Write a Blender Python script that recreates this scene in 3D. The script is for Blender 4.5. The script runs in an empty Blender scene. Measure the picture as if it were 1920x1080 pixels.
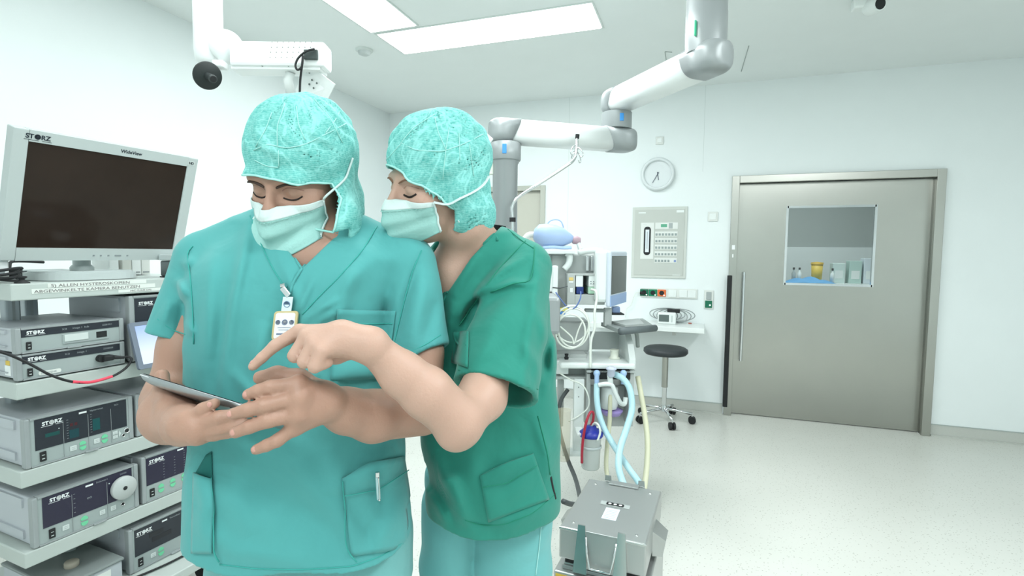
import bpy, bmesh, math, random, time
import numpy as np
from mathutils import Vector, Matrix, noise
from mathutils.bvhtree import BVHTree
from mathutils import Euler
T0 = time.time()
random.seed(4)
rng = np.random.default_rng(7)
S = bpy.context.scene
COL = S.collection
PI = math.pi
R_ = math.radians

# ------------------------------------------------------------------ camera, world, light, exposure
FPX = 987.0
YAW, PITCH, ROLL, EYE = R_(-19.35), R_(-3.82), R_(0.61), 1.45
def _cam():
    F = Vector((math.sin(YAW)*math.cos(PITCH), math.cos(YAW)*math.cos(PITCH), math.sin(PITCH)))
    R = Vector((math.cos(YAW), -math.sin(YAW), 0)); U = R.cross(F)
    c, s = math.cos(ROLL), math.sin(ROLL)
    return F, c*R+s*U, -s*R+c*U
CF, CR, CU = _cam()
cd = bpy.data.cameras.new('camera'); cam = bpy.data.objects.new('camera', cd); COL.objects.link(cam)
cd.sensor_width = 36; cd.lens = FPX/1920*36; cd.clip_start = .02
cam.matrix_world = Matrix(((CR.x, CU.x, -CF.x, 0), (CR.y, CU.y, -CF.y, 0), (CR.z, CU.z, -CF.z, EYE), (0, 0, 0, 1)))
S.camera = cam
W = bpy.data.worlds.new('world'); S.world = W; W.use_nodes = True
W.node_tree.nodes['Background'].inputs[0].default_value = (.86, .97, .96, 1)
W.node_tree.nodes['Background'].inputs[1].default_value = .3
S.view_settings.view_transform = 'Standard'; S.view_settings.look = 'None'
S.view_settings.gamma = 1; S.view_settings.use_curve_mapping = False
S.view_settings.exposure = 0.24

ROOM_H, BACK, LEFT, RIGHT, FRONT = 2.96, 5.108, -3.24, 3.3, -2.6
def area(name, x, y, z, sx, sy, watts, rot=(0, 0, 0), col=(.95, .99, 1.0), spread=None):
    l = bpy.data.lights.new(name, 'AREA'); l.shape = 'RECTANGLE'; l.size = sx; l.size_y = sy; l.energy = watts; l.color = col
    if spread: l.spread = spread
    o = bpy.data.objects.new(name, l); o.location = (x, y, z); o.rotation_euler = rot; COL.objects.link(o)
    o.visible_camera = True
    return o
# ceiling panels: (x0, x1, y0, y1, watts); first two in view, last three unseen, added for fill light
PANELS = [(-2.155, -.65, 3.24, 3.61, 27), (-2.175, -1.815, 1.32, 3.195, 6), (-.99, -.65, 1.32, 2.9, 20),
          (-2.155, -.65, .9, 1.27, 7), (-1.3, .9, -1.1, -.72, 32), (1.3, 1.66, 0.2, 2.1, 52), (-1.3, .9, -2.1, -1.72, 18)]
for i, (x0, x1, y0, y1, w) in enumerate(PANELS):
    area('ceiling_panel_light', (x0+x1)/2, (y0+y1)/2, ROOM_H-.012, x1-x0-.02, y1-y0-.02, w)

# ------------------------------------------------------------------ pixel -> point helpers (layout read off the photograph)
def ray(px, py): return CF + CR*((px-960)/FPX) - CU*((py-540)/FPX)
def at(px, py, d): return Vector((0, 0, EYE)) + ray(px, py)*d
def onp(px, py, ax, v):
    r = ray(px, py); c = Vector((0, 0, EYE)); return c + r*((v-c[ax])/r[ax])
CAMROT = Matrix.Rotation(-YAW, 4, 'Z')          # camera-yaw frame -> world
CAMINV = CAMROT.inverted()
def q(px, py, d): return np.array(CAMINV @ at(px, py, d))
FRC, FRR, FRU = (np.array(CAMINV @ v) for v in (CF, CR, CU))
def topx(P):
    D = P - np.array([0, 0, EYE]); d = D @ FRC
    return 960+FPX*(D @ FRR)/d, 540-FPX*(D @ FRU)/d

# ------------------------------------------------------------------ materials
def lin(h):
    if isinstance(h, str): h = tuple(int(h[i:i+2], 16)/255 for i in (0, 2, 4))
    return tuple(c/12.92 if c <= .04045 else ((c+.055)/1.055)**2.4 for c in h[:3])+(1,)
MATS = {}
def mat(name, col, rough=.5, metal=0, bump=0, bscale=60, emit=0, spec=.5, sheen=0, alpha=1, trans=0, coat=0, sss=0, vary=0, vscale=4, ior=1.45):
    if name in MATS: return MATS[name]
    m = bpy.data.materials.new(name); m.use_nodes = True; nt = m.node_tree; b = nt.nodes['Principled BSDF']
    c = lin(col); b.inputs['Base Color'].default_value = c
    b.inputs['Roughness'].default_value = rough; b.inputs['Metallic'].default_value = metal
    b.inputs['Specular IOR Level'].default_value = spec; b.inputs['IOR'].default_value = ior
    b.inputs['Alpha'].default_value = alpha; b.inputs['Transmission Weight'].default_value = trans
    b.inputs['Coat Weight'].default_value = coat
    if sss: b.inputs['Subsurface Weight'].default_value = sss; b.inputs['Subsurface Radius'].default_value = (.02, .007, .004)
    if sheen: b.inputs['Sheen Weight'].default_value = sheen; b.inputs['Sheen Roughness'].default_value = .5
    if emit: b.inputs['Emission Color'].default_value = c; b.inputs['Emission Strength'].default_value = emit
    tc = nt.nodes.new('ShaderNodeTexCoord')
    n = nt.nodes.new('ShaderNodeTexNoise'); n.inputs['Scale'].default_value = vscale; n.inputs['Detail'].default_value = 3
    nt.links.new(tc.outputs['Object'], n.inputs['Vector'])
    mx = nt.nodes.new('ShaderNodeMix'); mx.data_type = 'RGBA'
    v = vary if vary else .02
    mx.inputs[6].default_value = tuple(x*(1-v) for x in c[:3])+(1,); mx.inputs[7].default_value = tuple(min(1, x*(1+v)) for x in c[:3])+(1,)
    nt.links.new(n.outputs['Fac'], mx.inputs[0]); nt.links.new(mx.outputs[2], b.inputs['Base Color'])
    if bump:
        n2 = nt.nodes.new('ShaderNodeTexNoise'); n2.inputs['Scale'].default_value = bscale; n2.inputs['Detail'].default_value = 4
        bp = nt.nodes.new('ShaderNodeBump'); bp.inputs['Strength'].default_value = bump; bp.inputs['Distance'].default_value = .01
        nt.links.new(tc.outputs['Object'], n2.inputs['Vector']); nt.links.new(n2.outputs['Fac'], bp.inputs['Height']); nt.links.new(bp.outputs['Normal'], b.inputs['Normal'])
    MATS[name] = m
    return m
def nodes(name): 
    m = MATS[name]; nt = m.node_tree; return nt, nt.nodes['Principled BSDF']
def addn(nt, t, **kw):
    n = nt.nodes.new(t)
    for k, v in kw.items():
        if hasattr(n, k) and not k[0].isupper(): setattr(n, k, v)
        else: n.inputs[k.replace('_', ' ')].default_value = v
    return n

# ------------------------------------------------------------------ objects
def tag(o, label=None, cat=None, group=None, kind=None):
    if label: o['label'] = label
    if cat: o['category'] = cat
    if group: o['group'] = group
    if kind: o['kind'] = kind
    return o
def empty(name, label, cat, loc=(0, 0, 0), rz=0, group=None, mtx=None):
    o = bpy.data.objects.new(name, None); COL.objects.link(o); o.empty_display_size = .05
    if mtx is not None: o.matrix_world = mtx
    else: o.location = loc; o.rotation_euler = (0, 0, rz)
    return tag(o, label, cat, group)
def kids(o): return [c for c in bpy.data.objects if c.parent == o]
def copy_tree(o, parent=None):
    c = o.copy(); COL.objects.link(c); c.parent = parent
    for ch in kids(o): copy_tree(ch, c)
    return c
class MB:
    """collects shapes, builds ONE mesh object"""
    def __init__(s): s.v = []; s.f = []; s.m = []; s.sm = []; s.mats = []; s.cur = 0
    def mat(s, m):
        if m not in s.mats: s.mats.append(m)
        s.cur = s.mats.index(m); return s
    def add(s, vs, fs, M=None, smooth=False):
        o = len(s.v)
        s.v += [tuple(M @ Vector(v)) if M is not None else tuple(v) for v in vs]
        for f in fs: s.f.append([i+o for i in f]); s.m.append(s.cur); s.sm.append(smooth)
        return s
    def frombm(s, bm, M=None, smooth=False):
        bm.verts.index_update()
        s.add([v.co for v in bm.verts], [[v.index for v in f.verts] for f in bm.faces], M, smooth); bm.free(); return s
    def box(s, c, d, bev=0, M=None, seg=2, rot=None, taper=None):
        bm = bmesh.new(); bmesh.ops.create_cube(bm, size=1)
        for v in bm.verts:
            t = 1
            if taper and v.co.z > 0: t = taper
            v.co = Vector((v.co.x*d[0]*t, v.co.y*d[1]*t, v.co.z*d[2]))
        if bev: bmesh.ops.bevel(bm, geom=bm.edges[:], offset=min(bev, min(d)*.49), segments=seg, affect='EDGES', profile=.5)
        X = Matrix.Translation(c)
        if rot: X = X @ Euler(rot).to_matrix().to_4x4()
        return s.frombm(bm, (M @ X) if M is not None else X, False)
    def b2(s, x0, x1, y0, y1, z0, z1, bev=0, M=None): return s.box(((x0+x1)/2, (y0+y1)/2, (z0+z1)/2), (abs(x1-x0), abs(y1-y0), abs(z1-z0)), bev, M)
    def cone(s, p0, p1, r0, r1=None, seg=24, M=None, caps=True):
        r1 = r0 if r1 is None else r1
        p0 = Vector(p0); p1 = Vector(p1); ax = (p1-p0).normalized(); a = ax.orthogonal().normalized(); b = ax.cross(a)
        vs = []; fs = []
        for p, r in ((p0, r0), (p1, r1)):
            for i in range(seg): t = 2*PI*i/seg; vs.append(p+(a*math.cos(t)+b*math.sin(t))*r)
        for i in range(seg): j = (i+1) % seg; fs.append([i, j, seg+j, seg+i])
        s.add(vs, fs, M, True)
        if caps:
            s.add(vs[:seg], [list(range(seg))[::-1]], M); s.add(vs[seg:], [list(range(seg))], M)
        return s
    def lathe(s, prof, c=(0, 0, 0), seg=32, M=None, axis=None, smooth=True):
        X = Matrix.Translation(c)
        if axis is not None: X = X @ Vector((0, 0, 1)).rotation_difference(Vector(axis)).to_matrix().to_4x4()
        if M is not None: X = M @ X
        vs = []; fs = []; n = len(prof)
        for r, z in prof:
            for i in range(seg): t = 2*PI*i/seg; vs.append((r*math.cos(t), r*math.sin(t), z))
        for k in range(n-1):
            for i in range(seg): j = (i+1) % seg; fs.append([k*seg+i, k*seg+j, (k+1)*seg+j, (k+1)*seg+i])
        s.add(vs, fs, X, smooth)
        if prof[0][0] > 1e-5: s.add(vs[:seg], [list(range(seg))[::-1]], X)
        if prof[-1][0] > 1e-5: s.add(vs[-seg:], [list(range(seg))], X)
        return s
    def sphere(s, c, r, sc=(1, 1, 1), seg=20, M=None, rot=None):
        bm = bmesh.new(); bmesh.ops.create_uvsphere(bm, u_segments=seg, v_segments=max(6, seg//2), radius=r)
        X = Matrix.Translation(c)
        if rot: X = X @ Euler(rot).to_matrix().to_4x4()
        X = X @ Matrix.Diagonal((*sc, 1))
        return s.frombm(bm, (M @ X) if M is not None else X, True)
    def tube(s, pts, r, seg=10, M=None, closed=False, smooth=0, flat=1.0):
        pts = [Vector(p) for p in pts]
        if smooth: pts = catmull(pts, smooth, closed)
        n = len(pts); rr = r if callable(r) else (lambda t: r)
        T = []
        for i in range(n):
            a = pts[(i-1) % n] if (closed or i) else pts[0]; b = pts[(i+1) % n] if (closed or i < n-1) else pts[-1]
            T.append((b-a).normalized())
        N = T[0].orthogonal().normalized(); vs = []; fs = []
        for i in range(n):
            N = (N-T[i]*N.dot(T[i]))
            N = N.normalized() if N.length > 1e-6 else T[i].orthogonal().normalized()
            B = T[i].cross(N); ri = rr(i/(n-1))
            for k in range(seg): t = 2*PI*k/seg; vs.append(pts[i]+N*math.cos(t)*ri+B*math.sin(t)*ri*flat)
        m = n if closed else n-1
        for i in range(m):
            for k in range(seg):
                j = (k+1) % seg; i2 = (i+1) % n; fs.append([i*seg+k, i*seg+j, i2*seg+j, i2*seg+k])
        if not closed: fs.append(list(range(seg))[::-1]); fs.append([(n-1)*seg+k for k in range(seg)])
        return s.add(vs, fs, M, True)
    def prism(s, pts, z0, z1, M=None, smooth=False):
        n = len(pts); vs = [(x, y, z0) for x, y in pts]+[(x, y, z1) for x, y in pts]
        s.add(vs, [list(range(n))[::-1], [n+i for i in range(n)]], M)
        return s.add(vs, [[i, (i+1) % n, n+(i+1) % n, n+i] for i in range(n)], M, smooth)
    def quad(s, a, b, c, d, M=None): return s.add([a, b, c, d], [[0, 1, 2, 3]], M)
    def grid(s, fn, nu, nv, M=None, smooth=True, matfn=None):
        vs = [fn(i/nu, j/nv) for j in range(nv+1) for i in range(nu+1)]
        fs = [[j*(nu+1)+i, j*(nu+1)+i+1, (j+1)*(nu+1)+i+1, (j+1)*(nu+1)+i] for j in range(nv) for i in range(nu)]
        return s.add(vs, fs, M, smooth)
    def text(s, body, size, M, m=None, align='LEFT', bold=0, spacing=1, ext=.0003):
        if m: s.mat(m)
        cu = bpy.data.curves.new('t', 'FONT'); cu.body = body; cu.size = size; cu.align_x = align; cu.offset = bold; cu.space_character = spacing; cu.extrude = ext
        cu.resolution_u = 3
        o = bpy.data.objects.new('t', cu); COL.objects.link(o)
        dg = bpy.context.evaluated_depsgraph_get(); me = bpy.data.meshes.new_from_object(o.evaluated_get(dg))
        s.add([v.co.copy() for v in me.vertices], [list(p.vertices) for p in me.polygons], M)
        bpy.data.objects.remove(o); bpy.data.curves.remove(cu); bpy.data.meshes.remove(me); return s
    def build(s, name, m=None, parent=None, label=None, cat=None, kind=None, group=None, solid=0, soff=-1, subd=0):
        me = bpy.data.meshes.new(name); me.from_pydata(s.v, [], s.f)
        for mm in (s.mats or [m]): me.materials.append(mm)
        if s.mats: me.polygons.foreach_set('material_index', s.m)
        me.polygons.foreach_set('use_smooth', s.sm); me.validate(); me.update()
        o = bpy.data.objects.new(name, me); COL.objects.link(o)
        if parent is not None: o.parent = parent
        if solid:
            d = o.modifiers.new('solid', 'SOLIDIFY'); d.thickness = solid; d.offset = soff
        if subd:
            d = o.modifiers.new('sub', 'SUBSURF'); d.levels = subd; d.render_levels = subd
        return tag(o, label, cat, group, kind)
def catmull(pts, k, closed=False):
    pts = [Vector(p) for p in pts]; n = len(pts); out = []
    for i in range(n if closed else n-1):
        if closed: a, b, c, d = pts[(i-1) % n], pts[i], pts[(i+1) % n], pts[(i+2) % n]
        else: a, b, c, d = pts[max(i-1, 0)], pts[i], pts[i+1], pts[min(i+2, n-1)]
        for j in range(k):
            t = j/k; out.append(.5*((2*b)+(c-a)*t+(2*a-5*b+4*c-d)*t*t+(3*b-a-3*c+d)*t**3))
    if not closed: out.append(pts[-1])
    return out
def frame(o, x, y, z): # matrix from origin and three axes
    return Matrix(((x[0], y[0], z[0], o[0]), (x[1], y[1], z[1], o[1]), (x[2], y[2], z[2], o[2]), (0, 0, 0, 1)))
def rrect(w, h, r, n=5, cx=0, cy=0):
    out = []
    for sx, sy, a in ((1, 1, 0), (-1, 1, 90), (-1, -1, 180), (1, -1, 270)):
        for i in range(n+1):
            t = R_(a+90*i/n); out.append((cx+sx*(w/2-r)+r*math.cos(t), cy+sy*(h/2-r)+r*math.sin(t)))
    return out
# ================================================================== the room
m_wall = mat('wall_paint', 'eaf1f1', .62, bump=.04, bscale=180)
m_ceil = mat('ceiling_paint', 'eaf0ef', .7)
m_floor = mat('floor_vinyl', 'cfd3c8', .28, spec=.4)
nt, b = nodes('floor_vinyl')
tc = addn(nt, 'ShaderNodeTexCoord')
vo = addn(nt, 'ShaderNodeTexVoronoi', Scale=62.0); vo.inputs['Randomness'].default_value = 1
r1 = addn(nt, 'ShaderNodeValToRGB'); r1.color_ramp.elements[0].position = .15; r1.color_ramp.elements[1].position = .22
r1.color_ramp.elements[0].color = (1, 1, 1, 1); r1.color_ramp.elements[1].color = (0, 0, 0, 1)
n1 = addn(nt, 'ShaderNodeTexNoise', Scale=2.0)
mxa = addn(nt, 'ShaderNodeMix', data_type='RGBA'); mxa.inputs[6].default_value = lin('d6d7d1'); mxa.inputs[7].default_value = lin('cccec7')
mxb = addn(nt, 'ShaderNodeMix', data_type='RGBA'); mxb.inputs[7].default_value = lin('adaea5')
nt.links.new(tc.outputs['Object'], vo.inputs['Vector']); nt.links.new(tc.outputs['Object'], n1.inputs['Vector'])
nt.links.new(n1.outputs['Fac'], mxa.inputs[0]); nt.links.new(mxa.outputs[2], mxb.inputs[6])
nt.links.new(vo.outputs['Distance'], r1.inputs[0]); nt.links.new(r1.outputs[0], mxb.inputs[0]); nt.links.new(mxb.outputs[2], b.inputs['Base Color'])
m_base = mat('skirting_vinyl', 'c0c3bd', .4, vary=.06, vscale=120)
m_line = mat('seam_grey', 'aab3b0', .7)
m_steel = mat('brushed_steel', 'aeaea8', .28, 1, vary=.04)
nt, b = nodes('brushed_steel')
tc = addn(nt, 'ShaderNodeTexCoord'); mp = addn(nt, 'ShaderNodeMapping'); mp.inputs['Scale'].default_value = (260, 260, 2.5)
n2 = addn(nt, 'ShaderNodeTexNoise', Scale=1.0); bp = addn(nt, 'ShaderNodeBump', Strength=.05, Distance=.004)
nt.links.new(tc.outputs['Object'], mp.inputs[0]); nt.links.new(mp.outputs[0], n2.inputs['Vector']); nt.links.new(n2.outputs['Fac'], bp.inputs['Height']); nt.links.new(bp.outputs[0], b.inputs['Normal'])
b.inputs['Anisotropic'].default_value = .6
m_chrome = mat('chrome', 'd8dadb', .12, 1)
m_dark = mat('black_rubber', '1b1d1f', .6)
m_white = mat('white_plastic', 'e8eeec', .35)
m_white2 = mat('warm_white_plastic', 'dfe3df', .4)
m_grey = mat('grey_plastic', 'a6aeae', .4)
m_glass = mat('pane_glass', 'cfe0dd', .03, trans=1, ior=1.3, spec=.5)
nt, b = nodes('pane_glass')
lp = addn(nt, 'ShaderNodeBsdfTransparent', Color=(.93, .97, .96, 1)); gl = addn(nt, 'ShaderNodeBsdfGlossy', Roughness=.02); fr = addn(nt, 'ShaderNodeFresnel', IOR=1.45); ms = addn(nt, 'ShaderNodeMixShader')
nt.links.new(fr.outputs[0], ms.inputs[0]); nt.links.new(lp.outputs[0], ms.inputs[1]); nt.links.new(gl.outputs[0], ms.inputs[2])
nt.links.new(ms.outputs[0], nt.nodes['Material Output'].inputs[0])
def struct(mb, name, m=None, parent=None): return mb.build(name, m, parent, kind='structure' if parent is None else None)
T = .12
struct(MB().b2(LEFT-T, RIGHT+T, FRONT-T, BACK+2.6, -.1, 0), 'floor', m_floor)
struct(MB().b2(LEFT-T, RIGHT+T, FRONT-T, BACK+T, ROOM_H, ROOM_H+.1), 'ceiling', m_ceil)
struct(MB().b2(LEFT-T, LEFT, FRONT, BACK, 0, ROOM_H), 'wall_left', m_wall)
struct(MB().b2(RIGHT, RIGHT+T, FRONT, BACK, 0, ROOM_H), 'wall_right', m_wall)
struct(MB().b2(LEFT-T, RIGHT+T, FRONT-T, FRONT, 0, ROOM_H), 'wall_front', m_wall)
# back wall around the two door openings
DX0, DX1, DZ = .33, 1.765, 2.085         # sliding door opening
EX0, EX1, EZ = -2.40, -1.50, 2.075       # plain door opening
wb = MB()
wb.b2(LEFT, EX0, BACK, BACK+T, 0, ROOM_H).b2(EX0, EX1, BACK, BACK+T, EZ, ROOM_H).b2(EX1, DX0, BACK, BACK+T, 0, ROOM_H)
wb.b2(DX0, DX1, BACK, BACK+T, DZ, ROOM_H).b2(DX1, RIGHT, BACK, BACK+T, 0, ROOM_H)
struct(wb, 'wall_back', m_wall)
BH = .092
def cove(mb, x0, x1):
    mb.mat(m_base).b2(x0, x1, BACK-.006, BACK-.0005, 0, BH).b2(x0, x1, BACK-.02, BACK-.006, 0, .012)
    mb.mat(m_line).b2(x0, x1, BACK-.009, BACK-.0005, BH, BH+.006)
mb = MB(); cove(mb, LEFT, EX0-.06); cove(mb, EX1+.06, DX0-.075); cove(mb, DX1+.07, RIGHT); struct(mb, 'baseboard_back')
mb = MB().mat(m_base); mb.b2(LEFT+.0005, LEFT+.006, FRONT, BACK-.01, 0, BH).mat(m_line).b2(LEFT+.0005, LEFT+.009, FRONT, BACK-.01, BH, BH+.006); struct(mb, 'baseboard_left')
mb = MB().mat(m_base); mb.b2(RIGHT-.006, RIGHT-.0005, FRONT, BACK-.01, 0, BH); struct(mb, 'baseboard_right')
# fine panel joints on wall and ceiling
mb = MB().mat(mat('joint_line', 'd3dcda', .7))
for x in (-1.22, .02, 2.46): mb.b2(x-.0015, x+.0015, BACK-.0012, BACK+.001, (2.2 if 0 < x < 1 else BH+.006), ROOM_H)
struct(mb, 'trim_1')
mb = MB().mat(m_line)
for (a, b_) in (((1247, 97), (1260, 98)), ((1247, 98), (1249, 112)), ((1404, 86), (1390, 134))):
    p0, p1 = onp(*a, 2, ROOM_H-.002), onp(*b_, 2, ROOM_H-.002)
    mb.tube([p0, p1], .003, 6)
struct(mb, 'trim_2')

# ---- sliding steel door with its frame
fr = MB().mat(m_steel)
FO = .062                                  # frame face width
fr.b2(DX0-FO, DX0, BACK-.035, BACK+.10, 0, DZ+FO, .003).b2(DX1, DX1+FO, BACK-.035, BACK+.10, 0, DZ+FO, .003)
fr.b2(DX0, DX1, BACK-.035, BACK+.10, DZ, DZ+FO, .003)
frame_o = struct(fr, 'door_1')
MB().mat(m_dark).b2(DX0-FO-.012, DX0-.035, BACK-.075, BACK-.036, .085, 1.27, .004).build('edge_guard', parent=frame_o, label='black rubber edge guard')
MB().mat(mat('label_white', 'f1f4f4', .5)).b2(DX0-.045, DX0-.02, BACK-.0365, BACK-.0352, 1.50, 1.54).b2(DX0-.04, DX0-.03, BACK-.0365, BACK-.0352, 1.43, 1.46).build('frame_sticker', parent=frame_o)
WX0, WX1, WZ0, WZ1 = .726, 1.385, 1.205, 1.872
lf = MB().mat(m_steel)
y0, y1 = BACK+.045, BACK+.085
lf.b2(DX0, WX0, y0, y1, .008, DZ, 0).b2(WX1, DX1, y0, y1, .008, DZ, 0).b2(WX0, WX1, y0, y1, .008, WZ0, 0).b2(WX0, WX1, y0, y1, WZ1, DZ, 0)
leaf = lf.build('door_leaf', parent=frame_o)
wf = MB().mat(m_chrome); g = .018
wf.b2(WX0-g/2, WX0+g/2, y0-.008, y0+.03, WZ0-g/2, WZ1+g/2).b2(WX1-g/2, WX1+g/2, y0-.008, y0+.03, WZ0-g/2, WZ1+g/2)
wf.b2(WX0, WX1, y0-.008, y0+.03, WZ0-g/2, WZ0+g/2).b2(WX0, WX1, y0-.008, y0+.03, WZ1-g/2, WZ1+g/2)
wf.build('window_frame', parent=leaf)
MB().mat(m_glass).b2(WX0+g/2, WX1-g/2, y0+.004, y0+.01, WZ0+g/2, WZ1-g/2).build('window_pane', parent=leaf)
hb = MB().mat(m_chrome)
hb.cone((.395, y0-.045, .50), (.395, y0-.045, 1.30), .0125).cone((.395, y0-.045, .54), (.395, y0, .54), .008).cone((.395, y0-.045, 1.26), (.395, y0, 1.26), .008)
hb.build('door_handle', parent=leaf)
# ---- the plain door further left
fr = MB().mat(mat('door_frame_beige', 'b9bcb2', .45))
fr.b2(EX0-.05, EX0, BACK-.02, BACK+.10, 0, EZ+.05, .003).b2(EX1, EX1+.05, BACK-.02, BACK+.10, 0, EZ+.05, .003).b2(EX0, EX1, BACK-.02, BACK+.10, EZ, EZ+.05, .003)
e_o = struct(fr, 'door_2')
e_l = MB().mat(mat('door_leaf_beige', 'c3c3b7', .5)).b2(EX0, EX1, BACK+.03, BACK+.07, .008, EZ).build('door_leaf', parent=e_o)
MB().mat(m_chrome).cone((EX0+.07, BACK+.03, 1.02), (EX0+.07, BACK-.02, 1.02), .01).cone((EX0+.07, BACK-.02, 1.02), (EX0+.19, BACK-.02, 1.02), .009).build('door_handle', parent=e_l)
# ---- the room behind the sliding door, seen through its window
struct(MB().b2(-.6, 2.9, BACK+2.5, BACK+2.6, 0, 2.7), 'wall_annex_back', mat('annex_wall', 'a9b0ae', .7))
struct(MB().b2(-.7, -.6, BACK+.13, BACK+2.6, 0, 2.7), 'wall_annex_left', MATS['annex_wall'])
struct(MB().b2(2.9, 3.0, BACK+.13, BACK+2.6, 0, 2.7), 'wall_annex_right', MATS['annex_wall'])
struct(MB().b2(-.7, 3.0, BACK+.13, BACK+2.6, 2.7, 2.8), 'ceiling_annex', MATS['annex_wall'])
area('annex_light', 1.1, BACK+1.2, 2.66, 1.2, .4, 22)
struct(MB().b2(-.6, 2.9, BACK+2.46, BACK+2.4995, 0, 1.563, .002), 'trim_annex_panel', mat('annex_panel', 'dfe6e6', .5))
e = empty('instrument_table', 'white table seen through the door window with a blue drape on it', 'table', (1.35, 6.75, 0))
for sx in (-1, 1):
    for sy in (-1, 1): MB().mat(m_chrome).cone((sx*.5, sy*.2, 0), (sx*.5, sy*.2, 1.12), .015).build('leg', parent=e)
MB().mat(m_white).box((0, 0, 1.135), (1.1, .5, .03), .004).build('tabletop', parent=e)
e = empty('blue_drape', 'light blue drape lying on the table behind the door window', 'drape', (1.18, 6.68, 1.151))
MB().mat(mat('drape_blue', '5f9fd0', .7)).grid(lambda u, v: ((u-.5)*.52, (v-.5)*.26, .055*math.sin(PI*u)*math.sin(PI*v)*(1+.3*math.sin(u*19+v*7))), 24, 12).build('cloth', parent=e, solid=.004)
e = empty('sharps_bin', 'small yellow bin on the table behind the door window', 'bin', (1.30, 6.88, 1.151))
MB().mat(mat('bin_yellow', 'd9bb52', .5)).lathe([(0, 0), (.05, 0), (.06, .20), (.0, .20)], seg=24).build('bin_body', parent=e); MB().mat(mat('bin_lid', 'c9a53c', .5)).lathe([(.064, .201), (.064, .225), (0, .235)], seg=24).build('lid', parent=e)
for k, (x, c) in enumerate(((1.50, 'cfe0dc'), (1.66, 'b9d3cc'), (1.80, 'd5dfe6'))):
    e = empty('supply_box', ['pale box nearest the yellow bin behind the door window', 'green-grey box in the middle of the row behind the door window', 'pale blue box at the right of the row behind the door window'][k], 'box', (x, 6.86, 1.151), group='boxes behind the door window')
    MB().mat(mat('box_'+c, c, .6)).b2(-.06, .06, -.08, .08, 0, .22+.03*k, .004).build('carton', parent=e); MB().mat(m_white).b2(-.04, .04, -.0812, -.0802, .05, .14).build('label', parent=e)
for k, x in enumerate((1.06, 1.12, 1.42)):
    e = empty('spray_bottle', ['white bottle at the left of the table behind the door window', 'white bottle just left of the yellow bin behind the door window', 'white bottle right of the yellow bin behind the door window'][k], 'bottle', (x, 6.86 if k < 2 else 6.7, 1.151), group='bottles behind the door window')
    MB().mat(m_white if k else m_grey).lathe([(0, 0), (.022, 0), (.022, .1), (.009, .12), (.009, .14)], seg=16).build('bottle_body', parent=e); MB().mat(m_dark).lathe([(.011, .14), (.011, .165), (0, .166)], seg=12).build('cap', parent=e)

# ---- ceiling panels: frame + diffuser
m_diff = mat('panel_diffuser', 'f4fdfb', .5, emit=2.1)
m_pfr = mat('panel_frame', 'd9e1de', .5)
for i, (x0, x1, yy0, yy1, w) in enumerate(PANELS):
    lab = {0: 'long white ceiling light panel running across above the heads', 1: 'white ceiling light panel at top edge left of the long one'}.get(i, 'added white ceiling light panel out of view')
    e = empty('ceiling_light', lab, 'ceiling light', ((x0+x1)/2, (yy0+yy1)/2, ROOM_H), group='ceiling light panels')
    a, c = (x1-x0)/2, (yy1-yy0)/2
    MB().mat(m_pfr).b2(-a-.012, a+.012, -c-.012, -c, -.006, 0).b2(-a-.012, a+.012, c, c+.012, -.006, 0).b2(-a-.012, -a, -c, c, -.006, 0).b2(a, a+.012, -c, c, -.006, 0).build('light_frame', parent=e)
    MB().mat(m_diff).b2(-a, a, -c, c, -.004, -.001).build('diffuser', parent=e)
p = onp(683, 93, 2, ROOM_H)
e = empty('smoke_detector', 'round white smoke detector on the ceiling left of the light panel', 'smoke detector', p)
MB().mat(m_pfr).lathe([(.062, 0), (.062, -.012), (.05, -.016), (0, -.016)], seg=32).build('base', parent=e)
MB().mat(mat('detector_grey', 'c2cac9', .5)).lathe([(.048, -.0165), (.042, -.034), (.03, -.04), (0, -.041)], seg=32).build('sensor_head', parent=e)
p = onp(1618, -2, 2, ROOM_H)
e = empty('wall_speaker', 'small white round ceiling fitting at the top edge right of centre', 'ceiling fitting', p)
MB().mat(m_white).box((-.01, 0, -.03), (.09, .07, .06), .01).build('bracket', parent=e)
MB().mat(m_white).lathe([(.04, -.05), (.05, -.02), (.05, .03), (.035, .05)], seg=28, c=(.05, -.02, -.055), axis=(-.5, 1, .2)).build('housing', parent=e)
MB().mat(m_dark).lathe([(.032, -.052), (.03, -.046), (0, -.046)], seg=24, c=(.05, -.02, -.055), axis=(-.5, 1, .2)).build('lens', parent=e)
e.name = 'ceiling_camera'

# ---- clock
e = empty('wall_clock', 'round wall clock with pale grey rim above the control panel', 'clock', (-.372, BACK, 2.19))
ax = (0, -1, 0)
MB().mat(mat('clock_rim', 'dbe2e3', .35)).lathe([(.15, 0), (.152, .03), (.145, .045), (.13, .05), (.122, .042), (.12, .02)], seg=64, axis=ax).build('rim', parent=e)
fc = MB().mat(mat('clock_face', 'e3e5f2', .5)); fc.lathe([(.121, .018), (0, .018)], seg=48, axis=ax)
fm = MB().mat(mat('clock_marks', '8b93a8', .6))
for k in range(12):
    t = R_(30*k)
    X = frame((.098*math.sin(t), -.0195, .098*math.cos(t)), (1, 0, 0), (0, 0, 1), (0, -1, 0))
    fm.text(str(12 if k == 0 else k), .028, X @ Matrix.Translation((0, -.008, 0)), align='CENTER')
fc.build('clock_face', parent=e); fm.build('numerals', parent=e)
def hand(ang, l, w, yy, nm):
    t = R_(ang); d = Vector((math.sin(t), 0, math.cos(t))); s = Vector((math.cos(t), 0, -math.sin(t)))
    MB().mat(mat('clock_hand', '4e5566', .5)).prism([(-w, -.02), (w, -.02), (w*.7, l), (-w*.7, l)], -.001, .001, frame((0, yy, 0), s, d, (0, -1, 0))).build(nm, parent=e)
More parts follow.
